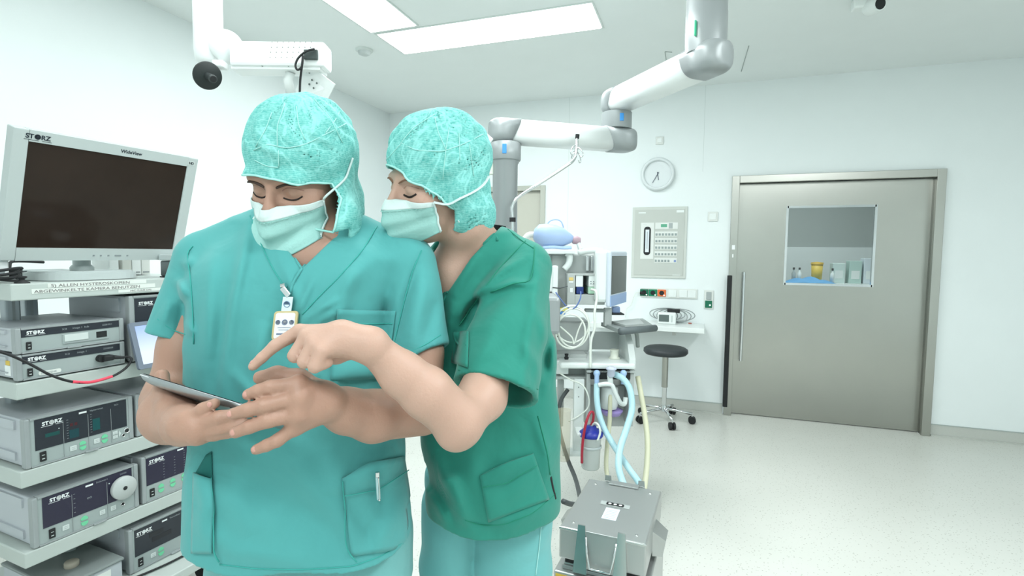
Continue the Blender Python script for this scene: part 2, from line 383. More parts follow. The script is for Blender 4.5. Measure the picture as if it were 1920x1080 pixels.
hand(171, .055, .004, -.024, 'hour_hand'); hand(209, .09, .003, -.027, 'minute_hand'); 

# ---- wall control cabinet
e = empty('control_cabinet', 'grey metal control panel with rows of small buttons under the clock', 'control panel', (-.345, BACK, 1.56))
m_cab = mat('cabinet_grey', 'bfc4be', .45); m_cab2 = mat('cabinet_grey_light', 'cbd0ca', .45)
MB().mat(m_cab2).b2(-.245, .245, -.014, 0, -.33, .33, .002).build('housing', parent=e)
MB().mat(m_cab).b2(-.222, .222, -.018, -.0142, -.305, .305, .001).build('front_plate', parent=e)
s = MB().mat(m_white2).b2(-.165, -.045, -.021, -.0182, -.155, .185, .001).mat(m_grey); s.text('--------', .014, frame((-.148, -.0212, .168), (1, 0, 0), (0, 0, 1), (0, -1, 0))); s.build('card_holder', parent=e)
s = MB().mat(m_dark).prism(rrect(.062, .265, .028), 0, .002, frame((-.105, -.021, .015), (1, 0, 0), (0, 0, 1), (0, -1, 0)))
s.mat(mat('card', 'dfe7ee', .3)).b2(-.122, -.088, -.0245, -.0232, -.09, .12).mat(m_grey).b2(-.108, -.102, -.0255, -.0246, -.06, .1).build('card_slot', parent=e)
s = MB().mat(m_white2).b2(-.035, .165, -.021, -.0182, .125, .185).mat(mat('lcd_green', '5fa98a', .4)).b2(.015, .07, -.0225, -.0212, .142, .17).mat(m_grey).b2(.085, .12, -.022, -.0212, .13, .18)
s.build('display', parent=e)
for r in range(5):
    z = .075-.061*r
    MB().mat(m_white2).b2(-.035, .165, -.021, -.0182, z-.018, z+.027).build('button_row', parent=e)
    for c in range(7):
        if r == 4 and c == 5: continue
        big = r == 4 and c == 6
        x = -.022+.0285*c
        MB().mat(mat('button_blue', '7f93c0', .4) if big else mat('button_grey', '93a09f', .4)).b2(x-.009, x+.009, -.025, -.0215, z-.010, z+.010, .002).build('button', parent=e)
s = MB().mat(m_white); s.b2(-.19, -.125, -.0192, -.0182, .272, .282).b2(.15, .215, -.0192, -.0182, .275, .297).b2(.13, .2, -.0192, -.0182, -.302, -.297); s.build('label_strip', parent=e)
def plate(name, lab, cat, x, z, w, h, group=None, inner=None, mm=None):
    e = empty(name, lab, cat, (x, BACK, z), group=group)
    MB().mat(mm or m_white2).b2(-w/2, w/2, -.011, 0, -h/2, h/2, .003).build('frame', parent=e)
    MB().mat(inner or m_white).b2(-w/2+.014, w/2-.014, -.016, -.0112, -h/2+.014, h/2-.014, .002).build('rocker' if 'switch' in name else 'insert', parent=e)
    return e
plate('light_switch', 'square white switch on the wall left of the steel door frame', 'switch', .118, 1.795, .085, .085)
plate('wall_sensor', 'small square white plate on the wall above the clock', 'wall plate', -.364, 2.497, .07, .07)
# socket rail
e = empty('socket_rail', 'row of wall sockets with green and orange outlets above the shelf', 'socket strip', (-.26, BACK, 1.09))
MB().mat(m_white2).b2(-.235, .27, -.012, 0, -.045, .045, .003).build('back_plate', parent=e)
for x, c, nm in ((-.205, '0f6b4f', 'green_socket'), (-.125, '0f7d58', 'green_socket'), (-.045, 'e2703a', 'orange_socket')):
    s = MB().mat(mat('sock_'+c, c, .4)).b2(x-.038, x+.038, -.022, -.0125, -.032, .032, .004)
    s.mat(m_dark).lathe([(.022, .0222), (.018, .014), (0, .014)], seg=20, c=(x, 0, 0), axis=(0, -1, 0)).mat(mat('indicator', 'ffffff', .4, emit=1.2)).sphere((x+.022, -.0235, -.02), .006, seg=8); s.build(nm, parent=e)
for x in (.05, .145, .22):
    MB().mat(m_white).b2(x-.036, x+.036, -.018, -.0125, -.034, .034, .003).build('socket_cover', parent=e)
e = empty('wall_socket', 'small upright socket plate with green outlet left of the steel door', 'socket', (.108, BACK, 1.045))
MB().mat(m_white2).b2(-.04, .04, -.011, 0, -.085, .085, .003).build('back_plate', parent=e)
MB().mat(m_grey).b2(-.022, .022, -.016, -.0112, .0, .07, .002).build('socket_cover', parent=e)
MB().mat(MATS['sock_0f6b4f']).b2(-.03, .03, -.02, -.0112, -.075, -.01, .004).mat(MATS['indicator']).sphere((.012, -.021, -.05), .007, seg=8).build('green_socket', parent=e)
# ---- wall shelf
e = empty('wall_shelf', 'white wall-mounted shelf below the sockets', 'shelf', (-.36, BACK, .80))
m_lam = mat('white_laminate', 'e9efed', .35)
MB().mat(m_lam).b2(-.55, .435, -.36, -.001, -.022, .022, .003).build('board', parent=e)
MB().mat(m_white2).b2(-.3, -.27, -.3, -.001, -.06, -.0225).b2(.17, .20, -.3, -.001, -.06, -.0225).build('bracket', parent=e)
# ---- stool
p = onp(1243, 778, 2, 0)
px_, py_ = -.235, 4.70
e = empty('swivel_stool', 'swivel stool with round black seat and chrome five-arm castor base', 'stool', (px_, py_, 0))
MB().mat(mat('seat_vinyl', '33383b', .45)).lathe([(0, .585), (.13, .585), (.172, .592), (.187, .61), (.185, .635), (.165, .648), (.1, .655), (0, .656)], seg=40).build('seat', parent=e)
MB().mat(m_steel).cone((0, 0, .30), (0, 0, .585), .026).mat(m_chrome).cone((0, 0, .095), (0, 0, .31), .02).cone((0, 0, .09), (0, 0, .14), .032, .024).build('column', parent=e)
for k in range(5):
    t = R_(72*k+-70); d = Vector((math.cos(t), math.sin(t), 0))
    g_ = MB().mat(m_chrome).tube([d*.02+Vector((0, 0, .11)), d*.13+Vector((0, 0, .10)), d*.235+Vector((0, 0, .085))], .012, 8).cone(d*.235+Vector((0, 0, .09)), d*.235+Vector((0, 0, .055)), .008).build('leg', parent=e)
    s = d.cross(Vector((0, 0, 1)))
    w = MB().mat(m_dark)
    for sg in (-1, 1): w.cone(d*.235+s*.006*sg+Vector((0, 0, .032)), d*.235+s*.024*sg+Vector((0, 0, .032)), .031, seg=20)
    w.box(tuple(d*.235+Vector((0, 0, .045))), (.02, .02, .03), .004); w.build('castor', parent=g_)
# ================================================================== implicit surfaces (bodies and clothes)
def smin(a, b, k):
    if k <= 0: return np.minimum(a, b)
    h = np.clip(.5+.5*(b-a)/k, 0, 1); return b*(1-h)+a*h-k*h*(1-h)
def smax(a, b, k): return -smin(-a, -b, k)
class Prim:
    def __init__(s, fn, c, R, k): s.fn, s.c, s.R, s.k = fn, np.array(c, float), R, k
def cone_(a, b, ra, rb, k=.01, sq=None):
    a = np.array(a, float); b = np.array(b, float); ab = b-a; L2 = max(ab@ab, 1e-12)
    def fn(p):
        t = np.clip(((p-a)@ab)/L2, 0, 1); d = p-a-t[:, None]*ab
        if sq is not None:                          # flattened section: sq = (unit axis, factor)
            u = d@sq[0]; d = d+np.outer(u*(sq[1]-1), sq[0])
        return np.sqrt((d*d).sum(1))-(ra+(rb-ra)*t)
    return Prim(fn, (a+b)/2, np.sqrt(L2)/2+max(ra, rb), k)
def chain_(pts, rs, k=.01, sq=None): return [cone_(pts[i], pts[i+1], rs[i], rs[i+1], k, sq) for i in range(len(pts)-1)]
def ell_(c, r, Rm=None, k=.01):
    c = np.array(c, float); r = np.array(r, float); Rm = np.eye(3) if Rm is None else Rm   # columns of Rm = local axes
    def fn(p):
        l = (p-c)@Rm; k0 = np.sqrt(((l/r)**2).sum(1)); k1 = np.sqrt(((l/r**2)**2).sum(1))
        return k0*(k0-1)/np.maximum(k1, 1e-6)
    return Prim(fn, c, r.max(), k)
def loft_(st, k=.01, n=2.4):
    """stations (z, cx, cy, a, b); super-ellipse sections, capped"""
    st = np.array(sorted(st), float); z = st[:, 0]
    # smooth interpolation table
    zz = np.linspace(z[0], z[-1], 200); tab = []
    for j in range(1, st.shape[1]):
        v = np.interp(zz, z, st[:, j]); w = int(200*.03/(z[-1]-z[0]))+1
        vp = np.pad(v, w, mode='edge'); v = np.convolve(vp, np.hanning(2*w+1)/np.hanning(2*w+1).sum(), 'valid') if w > 1 else v
        tab.append(v)
    def fn(p):
        Z = np.clip(p[:, 2], z[0], z[-1]); cx, cy, a, b = (np.interp(Z, zz, t) for t in tab[:4])
        X = np.abs(p[:, 0]-cx)/a; Y = np.abs(p[:, 1]-cy)/b
        e = (X**n+Y**n)**(1/n); d = (e-1)*np.minimum(a, b)*.9
        # true-ish distance scaling along the long axis
        return smax(d, np.maximum(z[0]-p[:, 2], p[:, 2]-z[-1]), .01)
    c = (st[0, 1:4]+st[-1, 1:4])/2
    c = np.array([st[:, 1].mean(), st[:, 2].mean(), (z[0]+z[-1])/2])
    return Prim(fn, c, math.hypot((z[-1]-z[0])/2, st[:, 3].max()+.1), k)
def ev(prims, p):
    """smooth union with culling for a compact cloud of points"""
    c = (p.min(0)+p.max(0))/2; r = np.sqrt(((p-c)**2).sum(1).max()); d = np.full(len(p), 1.0)
    for q_ in prims:
        if np.linalg.norm(q_.c-c)-q_.R-r > .06: continue
        v = q_.fn(p); d = v if d is None else smin(d, v, q_.k)
    return d
def mesh_sdf(f, lo, hi, h, B=14, relax=2):
    """surface nets on a sparse set of blocks; f(points)->distance"""
    lo = np.array(lo, float); hi = np.array(hi, float); nb = np.ceil((hi-lo)/(h*B)).astype(int); N = nb*B+1
    D = np.ones(N, np.float32)
    g = np.stack(np.meshgrid(np.arange(B+1), np.arange(B+1), np.arange(B+1), indexing='ij'), -1).reshape(-1, 3)
    br = h*B*.87; cp = np.array([[0, 0, 0]])
    for i in range(nb[0]):
        for j in range(nb[1]):
            for k in range(nb[2]):
                o = np.array([i, j, k])*B; c = lo+(o+B/2)*h
                sub = c+(np.array([[0, 0, 0], [1, 1, 1], [-1, -1, 1], [1, -1, -1], [-1, 1, -1]])*.5*B*h)
                dc = f(sub)
                if np.abs(dc).min() > br*1.25: 
                    if dc[0] < 0: D[o[0]:o[0]+B+1, o[1]:o[1]+B+1, o[2]:o[2]+B+1] = -1
                    continue
                D[o[0]:o[0]+B+1, o[1]:o[1]+B+1, o[2]:o[2]+B+1] = f(lo+(g+o)*h).reshape(B+1, B+1, B+1)
    D[D == 0] = 1e-7
    s = D < 0
    cnt = np.zeros(np.array(N)-1, np.int8)
    sl = lambda a, d: tuple(slice(a[i], N[i]-1+a[i]) for i in range(3))
    for a in [(x, y, z) for x in (0, 1) for y in (0, 1) for z in (0, 1)]: cnt += s[sl(a, 0)]
    act = np.argwhere((cnt > 0) & (cnt < 8)); idx = -np.ones(cnt.shape, np.int32); idx[tuple(act.T)] = np.arange(len(act))
    P = np.zeros((len(act), 3)); W_ = np.zeros(len(act))
    cor = [(x, y, z) for x in (0, 1) for y in (0, 1) for z in (0, 1)]
    for a in cor:
        for ax in range(3):
            if a[ax]: continue
            b = list(a); b[ax] = 1
            A = act+np.array(a); Bq = act+np.array(b); da = D[tuple(A.T)]; db = D[tuple(Bq.T)]; m = (da < 0) != (db < 0)
            t = da[m]/(da[m]-db[m]); P[m] += A[m]+(Bq[m]-A[m])*t[:, None]; W_[m] += 1
    V = lo+(P/W_[:, None])*h
    F = []
    for ax in range(3):
        u, v = (ax+1) % 3, (ax+2) % 3
        e = [slice(0, N[0]-1), slice(0, N[1]-1), slice(0, N[2]-1)]; e0 = list(e); e1 = list(e); e0[ax] = slice(0, N[ax]-1); e1[ax] = slice(1, N[ax])
        for t in (e0, e1): t[u] = slice(1, N[u]-1); t[v] = slice(1, N[v]-1)
        sa = s[tuple(e0)]; sb = s[tuple(e1)]
        cr = np.argwhere(sa != sb); 
        if not len(cr): continue
        fl = sa[tuple(cr.T)]; cr = cr.copy(); cr[:, u] += 1; cr[:, v] += 1
        def id_(du, dv):
            c = cr.copy(); c[:, u] -= du; c[:, v] -= dv; return idx[tuple(c.T)]
        qd = np.stack([id_(1, 1), id_(0, 1), id_(0, 0), id_(1, 0)], 1); qd[~fl] = qd[~fl][:, ::-1]; F.append(qd)
    F = np.concatenate(F); F = F[(F >= 0).all(1)]
    for _ in range(relax):                                    # light Laplacian smoothing
        acc = np.zeros_like(V); n = np.zeros(len(V))
        for a, b in ((0, 1), (1, 2), (2, 3), (3, 0)):
            np.add.at(acc, F[:, a], V[F[:, b]]); np.add.at(acc, F[:, b], V[F[:, a]]); np.add.at(n, F[:, a], 1); np.add.at(n, F[:, b], 1)
        V = V*.5+.5*acc/np.maximum(n, 1)[:, None]
    return V, F
def mesh_obj(name, V, F, m, parent=None, **kw):
    me = bpy.data.meshes.new(name); me.vertices.add(len(V)); me.vertices.foreach_set('co', np.asarray(V, np.float32).ravel())
    me.loops.add(F.size); me.loops.foreach_set('vertex_index', F.astype(np.int32).ravel()); me.polygons.add(len(F))
    me.polygons.foreach_set('loop_start', np.arange(0, F.size, 4, dtype=np.int32)); me.polygons.foreach_set('use_smooth', np.ones(len(F), bool))
    me.materials.append(m); me.update(calc_edges=True); me.validate()
    o = bpy.data.objects.new(name, me); COL.objects.link(o)
    if parent is not None: o.parent = parent
    return tag(o, **kw) if kw else o
def seg2(px, py, pts):
    """pixel distance to a polyline and the fraction along it"""
    best = np.full(px.shape, 1e9); tt = np.zeros(px.shape); n = len(pts)-1
    for i in range(n):
        (ax, ay), (bx, by) = pts[i], pts[i+1]; L = (bx-ax)**2+(by-ay)**2
        t = np.clip(((px-ax)*(bx-ax)+(py-ay)*(by-ay))/L, 0, 1); d = np.hypot(px-ax-t*(bx-ax), py-ay-t*(by-ay))
        m = d < best; best = np.where(m, d, best); tt = np.where(m, (i+t)/n, tt)
    return best, tt
def folds(p, items, ymax):
    """cloth folds on the side of the garment facing the room: (polyline, height in m, half width in pixels)"""
    px, py = topx(p); o = np.zeros(len(p)); mk = 1/(1+np.exp((p[:, 1]-ymax)*60))
    x0, x1, y0, y1 = px.min(), px.max(), py.min(), py.max()
    for pts, a, w in items:
        w = w*1.3
        xs = [c[0] for c in pts]; ys = [c[1] for c in pts]
        if min(xs)-3*w > x1 or max(xs)+3*w < x0 or min(ys)-3*w > y1 or max(ys)+3*w < y0: continue
        d, t = seg2(px, py, pts); o += 2.1*a*np.exp(-(d/w)**2)*np.sin(np.clip(t, .02, .98)*PI)**.5
    return o*mk
def ripple(p, amp, f, ph=0):
    return amp*(np.sin(p[:, 0]*f+1.7*np.sin(p[:, 2]*f*.6+ph))*np.sin(p[:, 2]*f*.8+1.3*np.sin(p[:, 0]*f*.7+ph*2)+p[:, 1]*f*.5))
def hrot(turn, nod, tilt):
    """head axes as columns (right-of-image-left x, face y, up z) in the camera-yaw frame"""
    M = (Matrix.Rotation(PI+turn, 3, 'Z') @ Matrix.Rotation(tilt, 3, 'Y') @ Matrix.Rotation(-nod, 3, 'X'))
    return np.array(M)
def bvh_of(V, F): return BVHTree.FromPolygons([tuple(v) for v in V], [tuple(int(i) for i in f) for f in F])
EYEC = Vector((0, 0, EYE))
def cast(bv, px, py, fallback=None):
    r = Vector(q(px, py, 1.0))-EYEC; r.normalize()
    h = bv.ray_cast(EYEC, r)
    if h[0] is None:
        h2 = bv.find_nearest(Vector(q(px, py, fallback or 1.0)))
        return h2[0], -r
    n = h[1] if h[1].dot(r) < 0 else -h[1]
    return h[0], n
def seam(bv, pts, r, name, m, parent, off=.001, step=8, flat=1.0, fb=1.0):
    P = []
    for i in range(len(pts)-1):
        a, b = pts[i], pts[i+1]; n = max(1, int(math.hypot(a[0]-b[0], a[1]-b[1])/step))
        for j in range(n): P.append((a[0]+(b[0]-a[0])*j/n, a[1]+(b[1]-a[1])*j/n))
    P.append(pts[-1]); L = []
    for x, y in P:
        h, n = cast(bv, x, y, fb); L.append(h+n*off)
    for _ in range(2):
        L = [L[0]]+[(L[i-1]+L[i]*2+L[i+1])/4 for i in range(1, len(L)-1)]+[L[-1]]
    return MB().mat(m).tube(L, r, 6, flat=flat).build(name, parent=parent)
def patch(bv, corners, nu, nv, off, name, m, parent, thick=.0015, sag=0, fb=1.0, **kw):
    """cloth patch laid on a garment: corners TL, TR, BR, BL or a function (u,v)->pixel"""
    if callable(corners): f = corners
    else:
        a, b, c, d = [np.array(x, float) for x in corners]
        f = lambda u, v: (a*(1-u)+b*u)*(1-v)+(d*(1-u)+c*u)*v
    G = {}
    for j in range(nv+1):
        for i in range(nu+1):
            x, y = f(i/nu, j/nv); h, n = cast(bv, x, y, fb)
            o = off+(sag*math.sin(PI*i/nu)*max(0, 1-3*j/nv) if sag else 0)
            G[i, j] = h+(n*.5-(h-EYEC).normalized()*.5)*o
    for _ in range(2):
        H = dict(G)
        for j in range(nv+1):
            for i in range(nu+1):
                ns = [G[a] for a in ((i-1, j), (i+1, j)) if a in G] if j in (0, nv) else [G[a] for a in ((i-1, j), (i+1, j), (i, j-1), (i, j+1)) if a in G]
                if i in (0, nu): ns = [G[a] for a in ((i, j-1), (i, j+1)) if a in G]
                if (i in (0, nu)) and (j in (0, nv)): continue
                if len(ns) > 1: H[i, j] = G[i, j]*.5+sum(ns, Vector())*(.5/len(ns))
        G = H
    mb = MB().mat(m); mb.add([G[i, j] for j in range(nv+1) for i in range(nu+1)], [[j*(nu+1)+i, (j+1)*(nu+1)+i, (j+1)*(nu+1)+i+1, j*(nu+1)+i+1] for j in range(nv) for i in range(nu)], smooth=True)
    o = mb.build(name, parent=parent, solid=thick, soff=0); tag(o, **kw); return o
# ================================================================== people
def skin_mat(name, col, red):
    m = mat(name, col, .48, bump=.08, bscale=260, sss=.12, vary=.05, vscale=14)
    nt, b = nodes(name)
    return m
m_skinM = skin_mat('skin_man', 'ab8674', 0)
m_skinW = skin_mat('skin_woman', 'bd9a89', 0)
def cloth_mat(name, col, bump=.42, rough=.8, vary=.05):
    m = mat(name, col, rough, sheen=.15, spec=.25, vary=vary, vscale=5)
    nt, b = nodes(name)
    tc = addn(nt, 'ShaderNodeTexCoord')
    n1 = addn(nt, 'ShaderNodeTexNoise', Scale=9.0, Detail=3.0); n1.inputs['Distortion'].default_value = .8
    n2 = addn(nt, 'ShaderNodeTexNoise', Scale=700.0)
    b1 = addn(nt, 'ShaderNodeBump', Strength=bump, Distance=.012); b2 = addn(nt, 'ShaderNodeBump', Strength=.08, Distance=.001)
    nt.links.new(tc.outputs['Object'], n1.inputs['Vector']); nt.links.new(tc.outputs['Object'], n2.inputs['Vector'])
    nt.links.new(n1.outputs['Fac'], b1.inputs['Height']); nt.links.new(n2.outputs['Fac'], b2.inputs['Height'])
    nt.links.new(b1.outputs[0], b2.inputs['Normal']); nt.links.new(b2.outputs[0], b.inputs['Normal'])
    return m
m_scrubM = cloth_mat('scrub_turquoise', '509e9d')
m_trouM = cloth_mat('trouser_aqua', '72afae')
m_scrubW = cloth_mat('scrub_green', '2d8576')
m_trouW = cloth_mat('trouser_pale_teal', '6cb0b0')
m_threadM = mat('thread_turquoise', '3a9f97', .8); m_threadW = mat('thread_green', '1c8168', .8)
m_pocket_dark = mat('pocket_shade', '1e6d68', .85)
def cap_mat():
    name = 'nonwoven_cap'; m = mat(name, '62c0bb', .7, spec=.3)
    nt, b = nodes(name); tc = addn(nt, 'ShaderNodeTexCoord')
    wv = addn(nt, 'ShaderNodeTexWave', Scale=95.0, Distortion=6.0, Detail=3.0); wv.bands_direction = 'Z'
    vo = addn(nt, 'ShaderNodeTexNoise', Scale=190.0, Detail=3.0)
    ri = addn(nt, 'ShaderNodeTexNoise', Scale=11.0, Detail=4.0); ri.inputs['Distortion'].default_value = 1.2
    for n in (wv, vo, ri): nt.links.new(tc.outputs['Object'], n.inputs['Vector'])
    ab = addn(nt, 'ShaderNodeMath', operation='SUBTRACT'); ab.inputs[1].default_value = .5
    a2 = addn(nt, 'ShaderNodeMath', operation='ABSOLUTE'); nt.links.new(ri.outputs['Fac'], ab.inputs[0]); nt.links.new(ab.outputs[0], a2.inputs[0])
    cr = addn(nt, 'ShaderNodeValToRGB'); cr.color_ramp.elements[0].position = 0; cr.color_ramp.elements[1].position = .035
    cr.color_ramp.elements[0].color = (1, 1, 1, 1); cr.color_ramp.elements[1].color = (0, 0, 0, 1); nt.links.new(a2.outputs[0], cr.inputs[0])
    mixf = addn(nt, 'ShaderNodeMath', operation='MULTIPLY_ADD'); nt.links.new(wv.outputs['Fac'], mixf.inputs[0]); mixf.inputs[1].default_value = .2; nt.links.new(vo.outputs['Fac'], mixf.inputs[2])
    rp = addn(nt, 'ShaderNodeValToRGB'); rp.color_ramp.elements[0].position = .3; rp.color_ramp.elements[1].position = .85
    rp.color_ramp.elements[0].color = lin('4eaaa4'); rp.color_ramp.elements[1].color = lin('8ed2cc'); nt.links.new(mixf.outputs[0], rp.inputs[0])
    mx = addn(nt, 'ShaderNodeMix', data_type='RGBA'); nt.links.new(cr.outputs[0], mx.inputs[0]); nt.links.new(rp.outputs[0], mx.inputs[6]); mx.inputs[7].default_value = lin('93dad5')
    nt.links.new(mx.outputs[2], b.inputs['Base Color'])
    b1 = addn(nt, 'ShaderNodeBump', Strength=.35, Distance=.004); b2 = addn(nt, 'ShaderNodeBump', Strength=.35, Distance=.002)
    nt.links.new(a2.outputs[0], b1.inputs['Height']); nt.links.new(mixf.outputs[0], b2.inputs['Height']); nt.links.new(b1.outputs[0], b2.inputs['Normal']); nt.links.new(b2.outputs[0], b.inputs['Normal'])
    return m
m_cap = cap_mat(); m_cap_edge = mat('cap_edge', 'a6dfd8', .7)
m_mask = mat('mask_pale_green', '99c9c3', .7, bump=.15, bscale=240, vary=.05, vscale=30); m_mask_w = mat('mask_white', 'cbdcda', .7, bump=.1, bscale=300)
m_hair = mat('brow_hair', '3a2a22', .7); m_hairW = mat('brow_hair_light', '7a5743', .7); m_lash = mat('eyelash', '201512', .7)
m_eye = mat('eyeball', 'd9d4cf', .15); m_iris = mat('iris', '3c2f28', .2); m_nail = mat('fingernail', 'c59488', .3)

def head_prim(c, Rm, s=1.0, fem=0):
    c = np.array(c)
    parts = [ell_((0, -.02, .045), (.076, .098, .088)), ell_((0, .03, -.03), (.066-.003*fem, .066, .082), k=.03), ell_((0, .035, -.075), (.050-.006*fem, .055, .044), k=.03),
             ell_((0, .078, -.103), (.02, .017, .016), k=.02), cone_((-.040, .078-.002*fem, .022), (.040, .078-.002*fem, .022), .013-.003*fem, None or .013-.003*fem, k=.015),
             cone_((0, .088, .012), (0, .116, -.034), .0075, .0115, k=.012), ell_((.012, .106, -.038), (.008, .009, .007), k=.008), ell_((-.012, .106, -.038), (.008, .009, .007), k=.008),
             ell_((.040, .058, -.028), (.024, .024, .026), k=.02), ell_((-.040, .058, -.028), (.024, .024, .026), k=.02)]
    lids = [ell_((x, .073, -.001), (.0165, .014, .0125), k=.004) for x in (.033, -.033)]
    ears = [ell_((x, -.008, -.008), (.010, .020, .032), k=.006) for x in (.076, -.076)]
    def fn(p):
        l = ((p-c)@Rm)/s
        d = parts[0].fn(l)
        for q_ in parts[1:]: d = smin(d, q_.fn(l), q_.k)
        for x in (.033, -.033): d = smax(d, -(np.sqrt(((l-[x, .103, -.002])**2*[1, 1, 1.5]).sum(1))-.020), .014)
        for q_ in lids+ears: d = smin(d, q_.fn(l), q_.k)
        return d*s
    return Prim(fn, c, .16*s, .02)
def hood_fn(c, Rm, s, opening, skirt, extra=None, ph=0., fem=0):
    c = np.array(c); hp_ = head_prim(c, Rm, s, fem)
    A = ell_((0, -.021, .050), (.095, .116, .100)); Bq = ell_((0, -.018, -.035), (.083, .088, .095), k=.03)
    cx, cz, ox, oz, ny = opening
    def fn(p):
        l = ((p-c)@Rm)/s
        d = smin(A.fn(l), Bq.fn(l), .035)*s
        d = smin(d, hp_.fn(p)-.007, .008)
        for q_ in skirt: d = smin(d, q_.fn(p), q_.k)
        th = np.arctan2(l[:, 0], l[:, 1]+.02)
        r = np.sqrt(l[:, 0]**2+(l[:, 1]+.02)**2)
        d = d + .0022*np.sin(th*13+4*np.sin(l[:, 2]*40+ph))*np.clip((l[:, 2]-.02)/.06, 0, 1)*np.clip(r/.06, 0, 1) + ripple(l, .0022, 75, ph)
        sh = np.maximum(d, -(d+.0050))
        e = ((np.abs(l[:, 0]-cx)/ox)**2.3+(np.abs(l[:, 2]-cz-.14*(l[:, 0]-cx))/oz)**2.3)**(1/2.3)-1
        cut = np.maximum(e*min(ox, oz)*.8, ny-l[:, 1])*s
        sh = np.maximum(sh, -cut)
        if extra: sh = extra(p, sh)
        return sh
    return fn
def polyd(px, py, poly):
    """signed pixel distance to a convex-or-not polygon (negative inside)"""
    n = len(poly); d = np.full(px.shape, 1e9); ins = np.zeros(px.shape, bool)
    for i in range(n):
        (ax, ay), (bx, by) = poly[i], poly[(i+1) % n]; L = (bx-ax)**2+(by-ay)**2
        t = np.clip(((px-ax)*(bx-ax)+(py-ay)*(by-ay))/L, 0, 1); d = np.minimum(d, np.hypot(px-ax-t*(bx-ax), py-ay-t*(by-ay)))
        c = ((ay > py) != (by > py)) & (px < (bx-ax)*(py-ay)/((by-ay) if by != ay else 1e-9)+ax); ins ^= c
    return np.where(ins, -d, d)
def st(y, xl, xr, d, b):
    m = q((xl+xr)/2, y, d); return (m[2], m[0], m[1], (xr-xl)/2*d/FPX, b)
def mask_obj(c, Rm, s, parent, bv, wid=.066, drop=.115, out=.0, sidez=-.018, topz=-.014):
    c = np.array(c)
    def P(l): return Vector(c+Rm@(np.array(l)*s))
    def fn(u, v, o=0):
        x = (u*2-1); ax_ = abs(x)
        yc = np.interp(v, [0, .18, .45, .7, .9, 1], [.106, .133, .136, .127, .110, .090])+out
        ys = np.interp(v, [0, .5, 1], [.052, .046, .046])
        zc = np.interp(v, [0, .5, 1], [topz, topz-drop*.52, topz-drop]); zs = np.interp(v, [0, .5, 1], [sidez, -.052, -.088])
        f = ax_**1.55
        y = yc*(1-f)+ys*f; z = zc*(1-ax_**1.3)+zs*ax_**1.3
        pl = .0022*math.sin(v*PI*6.0)*(1-.55*ax_)*(1 if .16 < v < .97 else .2)
        w = wid*(1-.05*math.sin(PI*v)) 
        hx = bv.ray_cast(P((x*w, .25, z)), Vector(-Rm[:, 1])) 
        if hx[0] is not None and v < .93:
            fy = float((np.array(hx[0])-c)@Rm[:, 1])/s+.0035
            if fy > .02: y = max(y, fy)
        return P((x*w, y+pl+o, z))
    nu, nv = 36, 40
    rot = lambda b: MB().mat(b)
    mb = MB(); vs = [fn(i/nu, j/nv) for j in range(nv+1) for i in range(nu+1)]
    mb.mat(m_mask).add(vs, [[j*(nu+1)+i, (j+1)*(nu+1)+i, (j+1)*(nu+1)+i+1, j*(nu+1)+i+1] for j in range(6, nv+1-1) for i in range(nu)], smooth=True)
    m_o = mb.build('face_mask', parent=parent, solid=.0015, soff=0)
    mb = MB().mat(m_mask_w).add([fn(i/nu, j/nv, .0004) for j in range(8) for i in range(nu+1)], [[j*(nu+1)+i, (j+1)*(nu+1)+i, (j+1)*(nu+1)+i+1, j*(nu+1)+i+1] for j in range(7) for i in range(nu)], smooth=True)
    mb.build('nose_band', parent=m_o, solid=.002, soff=0, label='white stiffened top band')
    mb = MB().mat(m_mask_w)
    for u in (.0, 1.): mb.tube([fn(u, j/12, .0005) for j in range(13)], .0022, 6)
    mb.build('side_binding', parent=m_o)
    mb = MB().mat(mat('stitch_grey', '9cc9c2', .8))
    for k in range(24): mb.tube([fn((k+.2)/24, .20, .0022), fn((k+.75)/24, .20, .0022)], .0006, 4)
    mb.build('stitching', parent=m_o)
    return m_o, fn
def place(root, base):
    for ch in kids(root): ch.location = tuple(-np.array(base))

# =============================================================== MAN
MC = q(567, 333, 1.0); MR = hrot(R_(-13), R_(25), R_(-5))
mbase = np.array([-.40, 1.03, 0.])
man = empty('person', 'person in bright turquoise scrubs, hood and face mask, looking down at a held tablet', 'person', mtx=CAMROT @ Matrix.Translation(mbase))
def L2W(c, Rm, l, s=1): return np.array(c)+Rm@(np.array(l)*s)
NB = q(566, 440, 1.045)                       # neck base
skin = [head_prim(MC, MR)]
skin += chain_([L2W(MC, MR, (0, -.03, -.05)), q(567, 400, 1.03), NB], [.06, .058, .066], .02)
skin += [cone_(q(470, 500, 1.04), q(660, 500, 1.04), .075, .075, .04), ell_(q(565, 560, 1.03), (.155, .085, .16), k=.05), ell_(q(566, 470, 1.0), (.06, .045, .05), k=.03)]
skin += [ell_(q(567, 760, 1.03), (.14, .09, .22), k=.05)]
